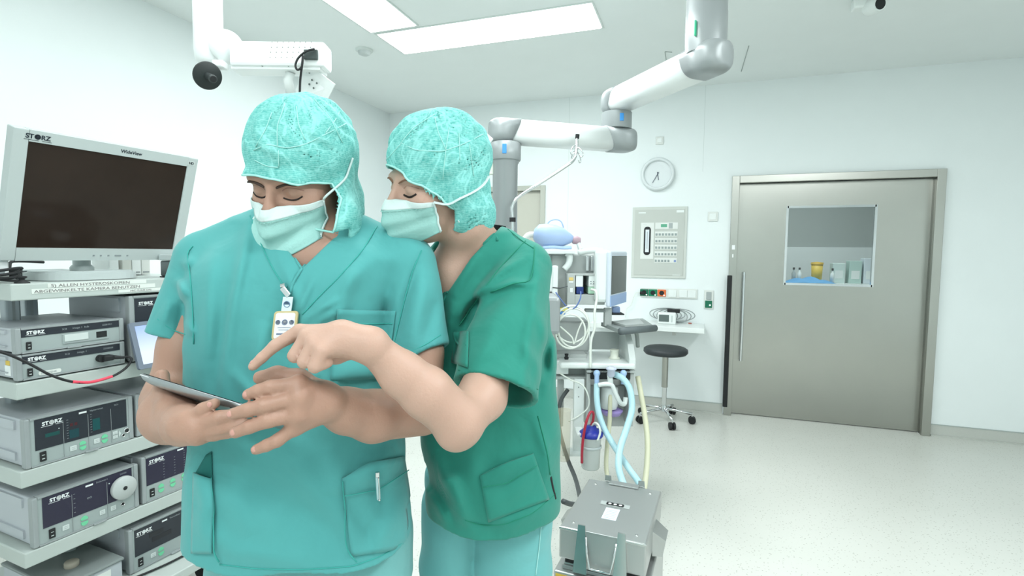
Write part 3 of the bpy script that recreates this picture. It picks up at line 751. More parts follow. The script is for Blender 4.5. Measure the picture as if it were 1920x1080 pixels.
# right arm (image left) and its hand
skin += chain_([q(390, 508, 1.035), q(347, 650, 1.01), q(323, 748, 1.0)], [.047, .043, .046], .02)
skin += chain_([q(323, 752, 1.0), q(322, 778, .92), q(342, 797, .845)], [.050, .046, .031], .02)
skin += [ell_(q(350, 794, .82), (.026, .034, .024), k=.02)]
WR = q(345, 797, .835)
skin += chain_([WR, q(356, 786, .80)], [.024, .0165], .016) + chain_([WR, q(372, 800, .795)], [.024, .017], .016) + chain_([WR, q(372, 814, .80)], [.024, .017], .016)
skin += chain_([q(356, 788, .80), q(381, 767, .792), q(403, 756, .788)], [.0125, .0098, .0078], .004)
skin += chain_([q(372, 797, .795), q(412, 783, .785), q(452, 775, .79)], [.0125, .0105, .0085], .004)
skin += chain_([q(374, 811, .80), q(418, 801, .79), q(462, 796, .79)], [.0125, .0105, .0085], .004)
skin += chain_([q(362, 818, .815), q(402, 815, .80), q(440, 811, .80)], [.012, .0095, .008], .004)
skin += chain_([q(338, 790, .84), q(316, 764, .87), q(304, 732, .905), q(304, 704, .915)], [.022, .0165, .0125, .0115], .01)
# left arm (image right) and its open hand
skin += chain_([q(755, 508, 1.03), q(785, 660, .99), q(792, 762, .955)], [.047, .043, .042], .02)
skin += chain_([q(790, 770, .95), q(700, 780, .86), q(650, 770, .825), q(608, 755, .79)], [.044, .0405, .034, .0265], .015)
WL = q(606, 754, .785)
M1, M2, M3, M4 = q(560, 720, .755), q(563, 745, .748), q(560, 775, .75), q(553, 801, .757)
for m_, r_ in ((M1, .0125), (M2, .0135), (M3, .0135), (M4, .0115)): skin += chain_([WL, m_], [.024, r_], .014)
skin += chain_([M1, M2, M3, M4], [.012, .013, .013, .011], .01)
skin += chain_([M1, q(508, 726, .742), q(484, 733, .742), q(465, 740, .745)], [.0115, .0105, .0095, .0082], .0035)
skin += chain_([M2, q(497, 760, .735), q(463, 769, .735), q(437, 776, .738)], [.012, .0108, .0098, .0084], .0035)
skin += chain_([M3, q(503, 788, .738), q(468, 800, .738), q(441, 811, .74)], [.012, .0108, .0098, .0084], .0035)
skin += chain_([M4, q(520, 826, .75), q(500, 835, .75), q(480, 843, .752)], [.0105, .0095, .0088, .0076], .0035)
skin += chain_([q(600, 738, .80), q(560, 712, .80), q(520, 704, .795), q(488, 708, .79)], [.019, .015, .0125, .0105], .012)
skin += [ell_(q(568, 762, .765), (.028, .014, .032), k=.012)]
# legs inside the trousers
for sx in (-1, 1):
    skin += chain_([(mbase[0]+sx*.085, 1.04, .90), (mbase[0]+sx*.10, 1.04, .5), (mbase[0]+sx*.105, 1.05, .09)], [.075, .05, .037], .03)
for sx in (-1, 1): skin += chain_([(mbase[0]+sx*.105, 1.07, .07), (mbase[0]+sx*.12, .93, .035)], [.035, .026], .02)
def man_skin(p): return ev(skin, p)
V1, F1 = mesh_sdf(man_skin, (-.80, .66, .0), (-.02, 1.25, .86), .0065, relax=1)
m1 = MB  # coarse legs are joined to the fine upper body below
V2, F2 = mesh_sdf(man_skin, (-.86, .66, .86), (-.05, 1.2, 1.86), .0032, relax=1)
body = mesh_obj('body', np.vstack([V1, V2]), np.vstack([F1, F2+len(V1)]), m_skinM, man)
bvMs = bvh_of(V2, F2)

# garment
tor = loft_([st(1110, 368, 772, 1.03, .135), st(1020, 362, 771, 1.03, .138), st(950, 362, 764, 1.03, .137), st(880, 368, 757, 1.03, .135), st(800, 372, 752, 1.03, .132), st(720, 368, 747, 1.03, .132),
             st(640, 364, 745, 1.03, .133), st(560, 366, 750, 1.03, .133), st(505, 372, 762, 1.035, .125), st(470, 395, 745, 1.04, .105), st(442, 440, 700, 1.045, .085), st(425, 480, 655, 1.05, .07)], k=.02, n=2.5)
shl = [cone_(q(520, 432, 1.05), q(396, 487, 1.035), .058, .056, .03), cone_(q(610, 432, 1.05), q(752, 492, 1.035), .058, .058, .03)]
slR = [cone_(q(386, 492, 1.035), q(322, 640, 1.005), .058, .047, .006)]
slL = [cone_(q(763, 499, 1.03), q(794, 690, .98), .060, .056, .006)]
def plane(pa, pb, pc_):                        # plane through three points, + on the side of a reference
    n = np.cross(pb-pa, pc_-pa); n /= np.linalg.norm(n); return pa, n
hemR = (q(322, 634, 1.0), (q(322, 640, 1.005)-q(386, 492, 1.035))); hemR = (hemR[0], hemR[1]/np.linalg.norm(hemR[1])); hemR = (hemR[0], hemR[1]*.8+np.array([-.0, 0, -.2])); hemR = (hemR[0], hemR[1]/np.linalg.norm(hemR[1]))
hemL = (q(797, 666, .985), q(800, 690, .985)-q(763, 497, 1.03)); hemL = (hemL[0], hemL[1]/np.linalg.norm(hemL[1])+np.array([.25, 0, 0])); hemL = (hemL[0], hemL[1]/np.linalg.norm(hemL[1]))
zh = q(570, 1078, .9)[2]
MV = [(508, 380), (511, 428), (566, 504), (632, 440), (640, 380)]
foldsM = [([(470, 410), (458, 470), (440, 560), (425, 660), (415, 760)], .007, 9), ([(445, 520), (420, 640), (405, 760)], -.004, 14), ([(400, 470), (392, 560), (390, 680)], .004, 12),
          ([(640, 560), (600, 580), (560, 610)], .005, 7), ([(650, 575), (600, 600), (565, 640)], .0045, 7), ([(700, 480), (640, 540), (590, 590)], .004, 14),
          ([(735, 560), (700, 620), (640, 680)], -.004, 22), ([(610, 740), (640, 700), (720, 690)], .006, 12), ([(600, 690), (570, 720)], .004, 10),
          ([(480, 690), (490, 640), (500, 600)], .004, 10), ([(430, 690), (470, 740), (520, 760)], .003, 9), ([(400, 850), (470, 910), (600, 970), (680, 1040)], -.006, 30),
          ([(560, 860), (600, 940), (690, 1030)], .005, 22), ([(450, 830), (440, 920), (470, 1010)], .004, 25), ([(620, 840), (640, 930)], .005, 18), ([(690, 900), (720, 960)], -.003, 8),
          ([(740, 840), (700, 880), (660, 900)], .006, 14), ([(745, 950), (715, 1000), (700, 1040)], .004, 8), ([(390, 940), (375, 980)], .003, 6), ([(380, 990), (440, 1035), (600, 1050)], .003, 16),
          ([(470, 560), (480, 700), (470, 760)], .003, 16), ([(540, 640), (530, 700), (540, 740)], -.003, 14), ([(660, 500), (650, 560), (600, 640)], .003, 10), ([(560, 900), (520, 960), (500, 1030)], .003, 20), ([(650, 940), (690, 1000), (700, 1040)], -.003, 9), ([(380, 900), (392, 950), (380, 1010)], .0035, 7), ([(330, 520), (350, 560)], .004, 7), ([(320, 560), (305, 610)], .004, 8), ([(345, 560), (335, 640)], -.004, 7), ([(350, 600), (362, 630)], .003, 6), ([(340, 500), (362, 480)], .003, 8),
          ([(800, 520), (780, 600), (770, 660)], .005, 12), ([(815, 560), (800, 640)], -.003, 9), ([(780, 500), (760, 560), (742, 640)], -.006, 7),
          ([(590, 520), (570, 560), (560, 590)], .004, 6), ([(520, 470), (545, 530), (560, 570)], .003, 8), ([(660, 450), (700, 480), (760, 490)], .003, 14)]
def man_top(p):
    d = tor.fn(p)
    for c in shl: d = smin(d, c.fn(p), c.k)
    fo = folds(p, foldsM, 1.02)+ripple(p, .0018, 26) if np.abs(d).min() < .3 else 0
    def inn_(p):
        e = tor.fn(p)
        for c in shl: e = smin(e, c.fn(p), c.k)
        return smin(smin(e, slR[0].fn(p), .008), slL[0].fn(p), .008)-fo
    a = slR[0].fn(p); a = np.maximum(a, (p-hemR[0])@hemR[1]); b = slL[0].fn(p); b = np.maximum(b, (p-hemL[0])@hemL[1])
    d = smin(smin(d, a, .008), b, .008)
    d = d-fo
    d = np.maximum(d, -(inn_(p)+.012))
    d = np.maximum(d, zh+.006*np.sin(p[:, 0]*30)-p[:, 2])
    px, py = topx(p)
    v = np.maximum(polyd(px, py, MV)*p[:, 1]/FPX, p[:, 1]-1.04)
    d = np.maximum(d, -v)
    nk = ell_(q(567, 405, 1.06), (.078, .075, .055)); d = np.maximum(d, -nk.fn(p))
    return d
V, F = mesh_sdf(man_top, (-.76, .84, .80), (-.06, 1.24, 1.62), .0036, relax=2)
top_o = mesh_obj('scrub_top', V, F, m_scrubM, man); bvM = bvh_of(V, F)
# details sewn on
seam(bvM, [(362, 462), (350, 470), (358, 520), (362, 580), (364, 645)], .0012, 'armhole_seam', m_threadM, top_o)
seam(bvM, [(790, 470), (772, 510), (757, 570), (745, 620), (737, 655)], .0012, 'armhole_seam', m_threadM, top_o)
seam(bvM, [(469, 405), (486, 450), (512, 505), (541, 548)], .0011, 'neckband_seam', m_threadM, top_o)
seam(bvM, [(707, 425), (680, 470), (636, 520), (600, 555), (567, 590)], .0011, 'neckband_seam', m_threadM, top_o)
seam(bvM, [(511, 429), (538, 466), (566, 505)], .0024, 'neck_edge', m_scrubM, top_o, off=.001)
seam(bvM, [(632, 440), (600, 470), (566, 505), (548, 530), (545, 552)], .0026, 'neck_edge', m_scrubM, top_o, off=.0015)
seam(bvM, [(296, 598), (320, 618), (364, 632)], .0010, 'sleeve_hem_seam', m_threadM, top_o, off=.0006)
seam(bvM, [(826, 628), (795, 648), (745, 668)], .0010, 'sleeve_hem_seam', m_threadM, top_o, off=.0006)
seam(bvM, [(412, 1058), (480, 1066), (560, 1068), (660, 1062), (720, 1040), (762, 1012)], .0010, 'bottom_hem_seam', m_threadM, top_o, off=.0006)
cp_ = patch(bvM, [(633, 580), (742, 583), (728, 708), (620, 712)], 14, 14, .0035, 'chest_pocket', m_scrubM, top_o, thick=.003)
seam(bvM, [(632, 606), (738, 607)], .0010, 'pocket_hem_seam', m_threadM, cp_, off=.0052)
lp_ = patch(bvM, lambda u, v: (641+(756-641)*u+v*(18+8*u), (897-42*u-8*math.sin(PI*u))*(1-v)+v*(1042-18*u)), 16, 18, .004, 'hip_pocket', m_scrubM, top_o, thick=.0025, sag=.008)
seam(bvM, [(644, 922), (700, 915), (756, 882)], .0010, 'pocket_hem_seam', m_threadM, lp_, off=.011)
seam(bvM, [(641, 900), (646, 970), (652, 1030), (668, 1050)], .0011, 'pocket_side_seam', m_threadM, lp_, off=.0075)
rp_ = patch(bvM, lambda u, v: (366+(400-366)*u-v*(1-u)*4, (885+12*u)*(1-v)+v*(1036)), 8, 18, .006, 'hip_pocket', m_scrubM, top_o, thick=.003, sag=.008)
patch(bvM, [(388, 852), (398, 846), (399, 900), (366, 890)], 6, 6, .003, 'pocket_opening_shade', m_pocket_dark, top_o, thick=.001)  # dark patch laid on the cloth paints the shade inside the pocket mouth
seam(bvM, [(401, 894), (404, 960), (406, 1036), (416, 1050)], .0013, 'pocket_side_seam', m_threadM, rp_, off=.006)
# pen clipped in the hip pocket
h1, n1 = cast(bvM, 700, 884); h2, n2 = cast(bvM, 706, 928)
MB().mat(mat('pen_clear', 'b9d6da', .2)).cone(h1+n1*.018, h2+n2*.016, .0035).mat(m_chrome).cone(h1+n1*.018+Vector((0, 0, .008)), h1+n1*.018, .004).cone(h1+n1*.022, h2+n2*.021, .0012).sphere(h2+n2*.02, .0025, seg=8).build('pen_holder', parent=top_o, label='transparent pen clipped over the pocket edge')
# trousers
legsM = [loft_([(.78, -.40, 1.035, .20, .13), (1.02, -.40, 1.035, .185, .115)], n=2.4)]
tL = [chain_([(-.40-.085, 1.035, .86), (-.40-.10, 1.04, .5), (-.40-.105, 1.05, .10)], [.108, .092, .085], .03), chain_([(-.40+.085, 1.035, .86), (-.40+.10, 1.04, .5), (-.40+.105, 1.05, .10)], [.108, .092, .085], .03)]
def man_tr(p):
    d = legsM[0].fn(p)
    for L in tL:
        for c in L: d = smin(d, c.fn(p), .02)
    d = d-ripple(p, .003, 22, 1.)
    return np.maximum(np.maximum(d, .06-p[:, 2]), p[:, 2]-1.0)
V, F = mesh_sdf(man_tr, (-.66, .84, .03), (-.14, 1.24, 1.03), .007, relax=1)
tr_o = mesh_obj('trousers', V, F, m_trouM, man)
def clog(x, y, parent, mm):
    mb = MB().mat(mm)
    def sec(t):  # heel..toe
        yy = y+.10-.29*t; w = .042+.012*math.sin(PI*min(1, t*1.1))-.02*max(0, t-.85)/.15; h = .075-.02*t-.03*max(0, t-.7)/.3
        return yy, w, h
    n = 12; m_ = 14; vs = []; fs = []
    for i in range(n+1):
        yy, w, h = sec(i/n)
        for k in range(m_):
            a = 2*PI*k/m_; vs.append((x+w*math.cos(a)*(1 if math.sin(a) > 0 else 1.05), yy, max(0, .01+h*max(0, math.sin(a))+(-.01 if math.sin(a) < -.1 else 0))))
    for i in range(n):
        for k in range(m_): fs.append([i*m_+k, i*m_+(k+1) % m_, (i+1)*m_+(k+1) % m_, (i+1)*m_+k])
    fs.append(list(range(m_))); fs.append([n*m_+k for k in range(m_)][::-1])
    return mb.add(vs, fs, smooth=True).build('clog', parent=parent)
m_clog = mat('clog_white', 'd9dedd', .4)
for sx in (-1, 1): clog(mbase[0]+sx*.115, 1.0, man, m_clog)

# hood and mask
skM = [cone_(L2W(MC, MR, (-.02, -.03, -.07)), q(618, 414, .985), .072, .056, .03)]
zc = q(620, 448, 1.0)[2]
def exM(p, d):
    l = (p-MC)@MR
    d = np.maximum(d, -np.maximum(l[:, 2]+.070, .056-l[:, 1]))
    return np.maximum(d, zc-p[:, 2])
fM = hood_fn(MC, MR, 1.0, (-.008, -.031, .096, .059, .030), skM, exM)
V, F = mesh_sdf(fM, MC-.2, MC+.19, .003, relax=1)
hood_M = mesh_obj('surgical_hood', V, F, m_cap, man); bvH = bvh_of(V, F)
def hood_edge(fn_c, Rm, s, opening, bv, parent, name='hood_edge'):
    cx, cz, ox, oz, ny = opening; L = []
    C = np.array(fn_c)
    for i in range(73):
        a = 2*PI*i/72; x = cx+ox*math.copysign(abs(math.cos(a))**(2/2.3), math.cos(a)); z = cz+oz*math.copysign(abs(math.sin(a))**(2/2.3), math.sin(a))+.14*(x-cx)
        o = Vector(C+Rm@(np.array([x, .25, z])*s)); r = Vector(-Rm[:, 1])
        h = bv.find_nearest(Vector(C+Rm@(np.array([x, .0, z])*s))) if False else bv.ray_cast(Vector(C+Rm@(np.array([x*1.0, .25, z])*s)), r)
        h2 = bv.ray_cast(Vector(C+Rm@(np.array([cx+(x-cx)*1.03, .25, cz+(z-cz)*1.03])*s)), r)
        hh = h2[0] if h2[0] is not None else h[0]
        if hh is None: continue
        l = (np.array(hh)-C)@Rm
        if l[1] < ny*s-.002: continue
        L.append(hh+Vector(Rm[:, 1])*.001)
    if len(L) > 4:
        return MB().mat(m_cap_edge).tube(L, .0021, 6, closed=False).build(name, parent=parent)
hood_edge(MC, MR, 1.0, (-.008, -.031, .096, .059, .030), bvH, hood_M)
def hs(pts, nm='hood_seam', bv=None, par=None, r=.0009): seam(bv, pts, r, nm, m_cap_edge, par, off=.0008, step=6)
for pts in ([(476, 282), (500, 270), (535, 278), (570, 272), (610, 252), (648, 232)], [(522, 282), (523, 312)], [(478, 300), (500, 312), (522, 314)], [(535, 195), (520, 235), (520, 275)],
            [(588, 185), (618, 220), (642, 268)], [(572, 262), (560, 235), (556, 200)], [(610, 250), (632, 220), (640, 200)], [(480, 275), (500, 240), (510, 212)]): hs(pts, bv=bvH, par=hood_M)
mk, mfn = mask_obj(MC, MR, 1.0, man, bvMs, wid=.073, drop=.100, sidez=-.020, topz=-.020)
# ties of the mask
ca, na = mfn(0, .0), None
ca = min((mfn(0., .0), mfn(1., .0)), key=lambda v: -v.x)
tc0 = (EYEC-Vector(ca)).normalized()
pts = [ca, Vector(ca)+tc0*.004+Vector((.006, 0, .008))]+[cast(bvH, x, y)[0]+tc0*.005 for x, y in ((645, 338), (654, 318), (661, 297))]
MB().mat(m_mask_w).tube(pts, .0022, 6, smooth=3).build('mask_tie', parent=mk)
# brows, lashes, eyes, hair at the temple
def face_bits(c, Rm, bv, par, mh, s=1.0, browz=.022, thick=.0032, gaze=0, lt=.0014, cm='9c7468'):
    R3 = Matrix(Rm.tolist())
    def on(x, z, off=0):
        o = Vector(L2W(c, Rm, (x, .25, z), s)); h = bv.ray_cast(o, Vector(-Rm[:, 1])); 
        return (h[0] if h[0] is not None else Vector(L2W(c, Rm, (x, .08, z), s)))+Vector(Rm[:, 1])*off
    for sg in (1, -1):
        pts = [on(sg*x, z, .0005) for x, z in ((.012, browz-.003), (.022, browz+.001), (.034, browz+.004), (.046, browz+.003), (.056, browz-.003))]
        MB().mat(mh).tube(pts, lambda t: thick*(1-.55*t)*(.6+.4*min(1, t*5)), 8, smooth=4, flat=.45).build('eyebrow', parent=par)
        pts = [on(sg*x, z, .0006) for x, z in ((.018, -.0085), (.025, -.0115), (.033, -.0125), (.042, -.011), (.050, -.0065))]
        MB().mat(m_lash).tube(pts, lambda t: lt, 6, smooth=4).build('eyelashes', parent=par)
        pts = [on(sg*x, z, .0002) for x, z in ((.018, .004), (.026, .0085), (.034, .0095), (.044, .0075), (.051, .002))]
        MB().mat(mat('lid_crease_'+cm, cm, .6)).tube(pts, .0007, 6, smooth=4).build('eyelid_crease', parent=par)
face_bits(MC, MR, bvMs, body, m_hair, browz=.014, thick=.0052)
# sideburn showing in the gap between mask and hood
# nails
def nail(c, d, up, r, par):
    d = Vector(d).normalized(); u = Vector(up); u = (u-d*u.dot(d)).normalized(); s = d.cross(u)
    MB().mat(m_nail).sphere((0, 0, 0), 1, seg=12, M=frame(Vector(c)+u*r*.80, s*r*.55, d*r*.62, u*r*.24)).build('fingernail', parent=par)
tocam = lambda c: Vector((0, 0, EYE))-Vector(c)
for a, b, r in ((q(463, 769, .735), q(437, 776, .738), .0084), (q(468, 800, .738), q(443, 810, .74), .0084), (q(500, 835, .75), q(482, 842, .752), .0076), (q(484, 733, .742), q(467, 739, .745), .0082), (q(381, 767, .792), q(399, 757, .788), .0078)):
    nail(b, b-a, tocam(b)+Vector((0, 0, .12)), r, body)
place(man, mbase)

# ID badge hanging from the man's neckline
h, n = cast(bvM, 541, 545)
bz = np.array(h)
bd = empty('id_badge', 'staff badge on a metal clip hanging at the turquoise V neckline', 'badge', mtx=CAMROT @ Matrix.Translation(h))
def fl(px, py, o=.006):
    hh, nn = cast(bvM, px, py); return hh-h+nn*o
a_, b_ = fl(533, 537, .008), fl(549, 556, .008)
MB().mat(m_chrome).box((0, 0, 0), (.020, .010, .006), .0015, M=frame((a_+b_)/2, *((lambda z, x: (z, (x.cross(z)).normalized(), x))((b_-a_).normalized(), Vector((0, -1, 0)))))).cone(a_, a_+Vector((.008, -.001, .002)), .004).build('clip', parent=bd)
c1, c2 = fl(546, 556, .008), fl(540, 584, .009)
MB().mat(mat('strap_clear', 'cfe1e6', .25)).box((0, 0, 0), (.017, (c2-c1).length, .0018), .0005, M=frame((c1+c2)/2, (1, 0, 0), (c1-c2).normalized(), (0, -1, 0))).mat(mat('strap_mark', '6d8aa8', .5)).lathe([(.0055, 0), (.0055, .0012), (.0045, .0012), (.0045, 0)], seg=20, c=(c1+c2)/2+Vector((0, -.001, 0)), axis=(0, -1, 0)).build('strap', parent=bd)
e1, e2 = fl(541, 584, .009), fl(534, 636, .007)
up_ = (e1-e2).normalized(); rt = Vector((1, 0, .02)).normalized(); nn = rt.cross(up_)
X = frame((e1+e2)/2, rt, up_, nn)
m_gold = mat('badge_rim', 'c9b98a', .35)
MB().mat(m_gold).prism(rrect(.040, .050, .006), -.0022, .0022, X).build('holder', parent=bd)
s = MB().mat(mat('badge_card', 'e9eef0', .35)).prism(rrect(.033, .044, .004), .0023, .003, X)
s.mat(mat('badge_print', '77839a', .5))
for cx_ in (-.0115, 0, .0115): s.lathe([(.0042 if cx_ else .005, 0), (.0042 if cx_ else .005, .0004), (.0032, .0004), (.0032, 0)], seg=16, M=X @ Matrix.Translation((cx_, .006, .003)))
s.box((0, -.003, .0032), (.022, .0008, .0004), M=X).box((0, -.007, .0032), (.018, .0008, .0004), M=X).box((-.002, -.014, .0032), (.02, .003, .0004), M=X); s.build('card', parent=bd)

# tablet
A_, B_ = Vector(q(253, 698, .865)), Vector(q(457, 761, .79))
e1 = (B_-A_); L1 = e1.length; e1.normalize()
rv = Vector(q(355, 730, 1.))-EYEC; rv.normalize()
e2 = (rv-e1*rv.dot(e1)).normalized()
e2 = (e2+Vector((0, 0, -.09))); e2 = (e2-e1*e2.dot(e1)).normalized()
e3 = e1.cross(e2)                          # normal
if e3.z < 0: e3 = -e3
tc_ = A_+e1*L1/2+e2*.085
TB = CAMROT @ frame(tc_, e1, e2, e3 if e1.cross(e2).dot(e3) > 0 else e3)
tab = empty('tablet', 'silver tablet computer held in the hands of the person in turquoise', 'tablet', mtx=TB)
w, hgt = L1, .165
mb = MB().mat(mat('aluminium', 'a9adb0', .32, .85))
vs = []; fs = []; K = 28; rings = [(1.0, .0015), (1.0, -.0005), (.985, -.003), (.95, -.0065), (.85, -.0092), (.5, -.0100)]
for sc, z in rings:
    for x, y in rrect(w*sc if sc > .8 else w*sc, hgt*sc, .018*sc, 6): vs.append((x, y, z))
n_ = len(rrect(1, 1, .1, 6))
for r in range(len(rings)-1):
    for k in range(n_): j = (k+1) % n_; fs.append([r*n_+k, (r+1)*n_+k, (r+1)*n_+j, r*n_+j])
fs.append([(len(rings)-1)*n_+k for k in range(n_)][::-1]); fs.append(list(range(n_)))
mb.add(vs, fs, smooth=True); mb.build('back_shell', parent=tab)
MB().mat(mat('tablet_glass', '101416', .08)).prism(rrect(w-.003, hgt-.003, .017), .0016, .0028).build('screen', parent=tab)
MB().mat(m_dark).lathe([(.0035, 0), (0, -.0006)], seg=16, c=(w/2-.028, -hgt/2+.004, -.0052), axis=(0, -.75, -.6)).build('camera_lens', parent=tab)
MB().mat(mat('tablet_line', 'd4d8da', .4)).box((-w/2+.02, -hgt/2-.0002, -.001), (.02, .001, .0012), .0003).build('button', parent=tab)
# =============================================================== WOMAN
WC = q(817, 342, 1.04); WRm = hrot(R_(-50), R_(15), R_(-9))
wbase = np.array([-.04, 1.20, 0.])
wom = empty('person', 'person in dark green scrub top pointing a finger at the tablet, hood and mask on', 'person', mtx=CAMROT @ Matrix.Translation(wbase))
ws = .93
skW = [head_prim(WC, WRm, ws, 1)]
skW += chain_([L2W(WC, WRm, (0, -.03, -.05), ws), q(872, 425, 1.08), q(886, 478, 1.13)], [.05, .050, .060], .02)
skW += [cone_(q(850, 520, 1.16), q(945, 500, 1.12), .065, .065, .04), ell_(q(890, 590, 1.17), (.12, .085, .13), k=.05), ell_(q(852, 520, 1.11), (.05, .05, .07), k=.03), ell_(q(915, 780, 1.17), (.11, .08, .2), k=.05)]
skW += chain_([q(968, 510, 1.09), q(925, 660, .98), q(905, 742, .90)], [.045, .041, .040], .02)
skW += chain_([q(903, 746, .895), q(862, 790, .83)], [.0385, .038], .02)+[ell_(q(852, 818, .822), (.019, .02, .018), k=.03)]
skW += chain_([q(860, 790, .825), q(800, 736, .80), q(755, 702, .785), q(697, 650, .76)], [.0385, .0385, .033, .0235], .012)
wr = q(694, 647, .757)
k1, k2, k3, k4 = q(562, 621, .765), q(575, 632, .748), q(588, 644, .735), q(603, 658, .725)
for m_, r_ in ((k1, .0108), (k2, .0118), (k3, .0112), (k4, .0108)): skW += chain_([wr, q(640, 632+(8 if m_ is k4 else 0), .755), m_], [.0215, .0185, r_], .012)
skW += chain_([k1, q(516, 648, .76), q(492, 670, .758), q(474, 687, .757)], [.0108, .0088, .0078, .0070], .003)
skW += chain_([k2, q(553, 667, .742)], [.0108, .0102], .002) + chain_([q(553, 667, .742), q(578, 668, .765)], [.0102, .0085], .002)
skW += chain_([k3, q(571, 678, .730)], [.0105, .0100], .002) + chain_([q(571, 678, .730), q(594, 674, .755)], [.0100, .0085], .002)
skW += chain_([k4, q(590, 687, .722)], [.0100, .0096], .002) + chain_([q(590, 687, .722), q(614, 680, .738)], [.0096, .0080], .002)
skW += chain_([q(672, 650, .775), q(630, 664, .785), q(598, 668, .79), q(575, 664, .795)], [.017, .0135, .0105, .009], .01)
skW += [ell_(q(687, 640, .742), (.011, .008, .010), k=.010)]
skW += chain_([q(835, 520, 1.2), q(800, 640, 1.27), q(815, 760, 1.24)], [.045, .038, .034], .02)+chain_([q(815, 760, 1.24), q(850, 850, 1.28), q(870, 900, 1.3)], [.034, .026, .02], .02)
for sx, cx in ((-1, -.132), (1, .010)):
    skW += chain_([(cx, 1.20, .82), (cx-.01, 1.22, .48), (cx, 1.22, .08)], [.062, .045, .033], .03)+chain_([(cx, 1.25, .06), (cx-.03, 1.11, .033)], [.032, .024], .02)
def wskin(p): return ev(skW, p)
V1, F1 = mesh_sdf(wskin, (-.30, 1.0, .0), (.20, 1.45, .86), .0065, relax=1)
V2, F2 = mesh_sdf(wskin, (-.42, .62, .86), (.22, 1.42, 1.78), .0032, relax=1)
wbody = mesh_obj('body', np.vstack([V1, V2]), np.vstack([F1, F2+len(V1)]), m_skinW, wom)
bvWs = bvh_of(V2, F2)
wt = loft_([st(1040, 812, 1047, 1.2, .125), st(960, 803, 1047, 1.19, .128), st(900, 796, 1051, 1.18, .125), st(820, 792, 1050, 1.17, .118), st(750, 794, 1046, 1.16, .112), st(690, 798, 1041, 1.16, .112),
            st(630, 800, 1039, 1.16, .115), st(580, 806, 1037, 1.155, .115), st(540, 812, 1026, 1.15, .11), st(500, 820, 1000, 1.14, .098), st(470, 832, 972, 1.13, .085), st(445, 850, 948, 1.13, .07)], k=.02, n=2.3)
wsh = [cone_(q(912, 452, 1.12), q(982, 500, 1.09), .042, .055, .03), cone_(q(850, 480, 1.15), q(815, 530, 1.19), .05, .06, .03)]
wsl = [cone_(q(978, 505, 1.085), q(948, 640, 1.0), .062, .078, .01), cone_(q(948, 640, 1.0), q(924, 760, .925), .078, .079, .01)]
wsl2 = cone_(q(825, 530, 1.19), q(800, 650, 1.26), .06, .055, .01)
wax = q(926, 738, .94)-q(948, 640, 1.0); wax /= np.linalg.norm(wax)
wax = wax+np.array([-.06, 0, -.12]); wax /= np.linalg.norm(wax); whp = q(926, 733, .94)
wzh = q(935, 1012, 1.07)[2]
WV = [(806, 440), (812, 470), (839, 549), (884, 482), (940, 424), (905, 400)]
foldsW = [([(870, 585), (905, 540), (945, 505), (990, 480)], .006, 7), ([(880, 610), (930, 560), (985, 535)], -.004, 10), ([(868, 620), (880, 580), (900, 555)], -.009, 6), ([(915, 545), (960, 530), (1000, 532)], .005, 6),
          ([(1000, 470), (1010, 520), (995, 600), (985, 680), (975, 740)], .0045, 9), ([(1000, 560), (1030, 640), (1040, 700)], .005, 9), ([(980, 640), (1010, 690), (1020, 730)], .004, 8), ([(900, 470), (870, 520), (845, 560)], .005, 9),
          ([(870, 700), (920, 680), (970, 640)], -.003, 12), ([(900, 520), (870, 570), (850, 600)], .004, 12), ([(1040, 560), (1030, 640), (1010, 740)], -.006, 7),
          ([(1000, 780), (1025, 850), (1030, 900)], .004, 8), ([(812, 850), (850, 930), (880, 990)], .008, 12), ([(800, 860), (815, 920), (840, 960)], -.007, 12), ([(900, 800), (880, 900), (890, 980)], .004, 22), ([(820, 900), (850, 900), (870, 950)], .005, 9),
          ([(805, 920), (825, 950), (838, 985)], .006, 7), ([(960, 860), (930, 900), (920, 960)], .003, 14), ([(905, 960), (960, 980), (1030, 940)], .003, 14), ([(850, 560), (842, 610), (838, 660)], .004, 9), ([(880, 860), (910, 930), (940, 990)], .003, 16), ([(985, 890), (960, 930), (930, 950)], .0025, 9), ([(930, 600), (910, 660), (880, 700)], .003, 12)]
def wtop(p):
    e = wt.fn(p)
    for c in wsh: e = smin(e, c.fn(p), c.k)
    sl = smin(wsl[0].fn(p), wsl[1].fn(p), .01)
    fo = folds(p, foldsW, 1.17)+ripple(p, .0022, 24, .7)
    s2 = wsl2.fn(p)
    inn = smin(smin(e, sl, .010), s2, .01)-fo
    sl = np.maximum(sl, (p-whp)@wax); s2 = np.maximum(s2, q(800, 640, 1.26)[2]-p[:, 2])
    d = smin(smin(e, sl, .010), s2, .01)-fo
    d = np.maximum(d, -(inn+.012))
    px, py = topx(p)
    zz = wzh+.014*np.clip((p[:, 0]+.04)/.1, -1, 1)**2
    d = np.maximum(d, zz-p[:, 2])
    v = np.maximum(polyd(px, py, WV)*p[:, 1]/FPX, p[:, 1]-1.13)
    d = np.maximum(d, -v)
    nk = ell_(q(880, 432, 1.12), (.066, .06, .045)); return np.maximum(d, -nk.fn(p))
V, F = mesh_sdf(wtop, (-.34, .82, .78), (.24, 1.4, 1.62), .0036, relax=2)
wtop_o = mesh_obj('scrub_top', V, F, m_scrubW, wom); bvW = bvh_of(V, F)
seam(bvW, [(1002, 462), (1000, 500), (995, 530), (965, 530), (920, 548)], .0011, 'armhole_seam', m_threadW, wtop_o)
seam(bvW, [(952, 430), (975, 450), (1000, 466)], .0010, 'shoulder_seam', m_threadW, wtop_o)
seam(bvW, [(940, 425), (884, 482), (839, 549), (828, 575)], .0026, 'neck_edge', m_scrubW, wtop_o, off=.001)
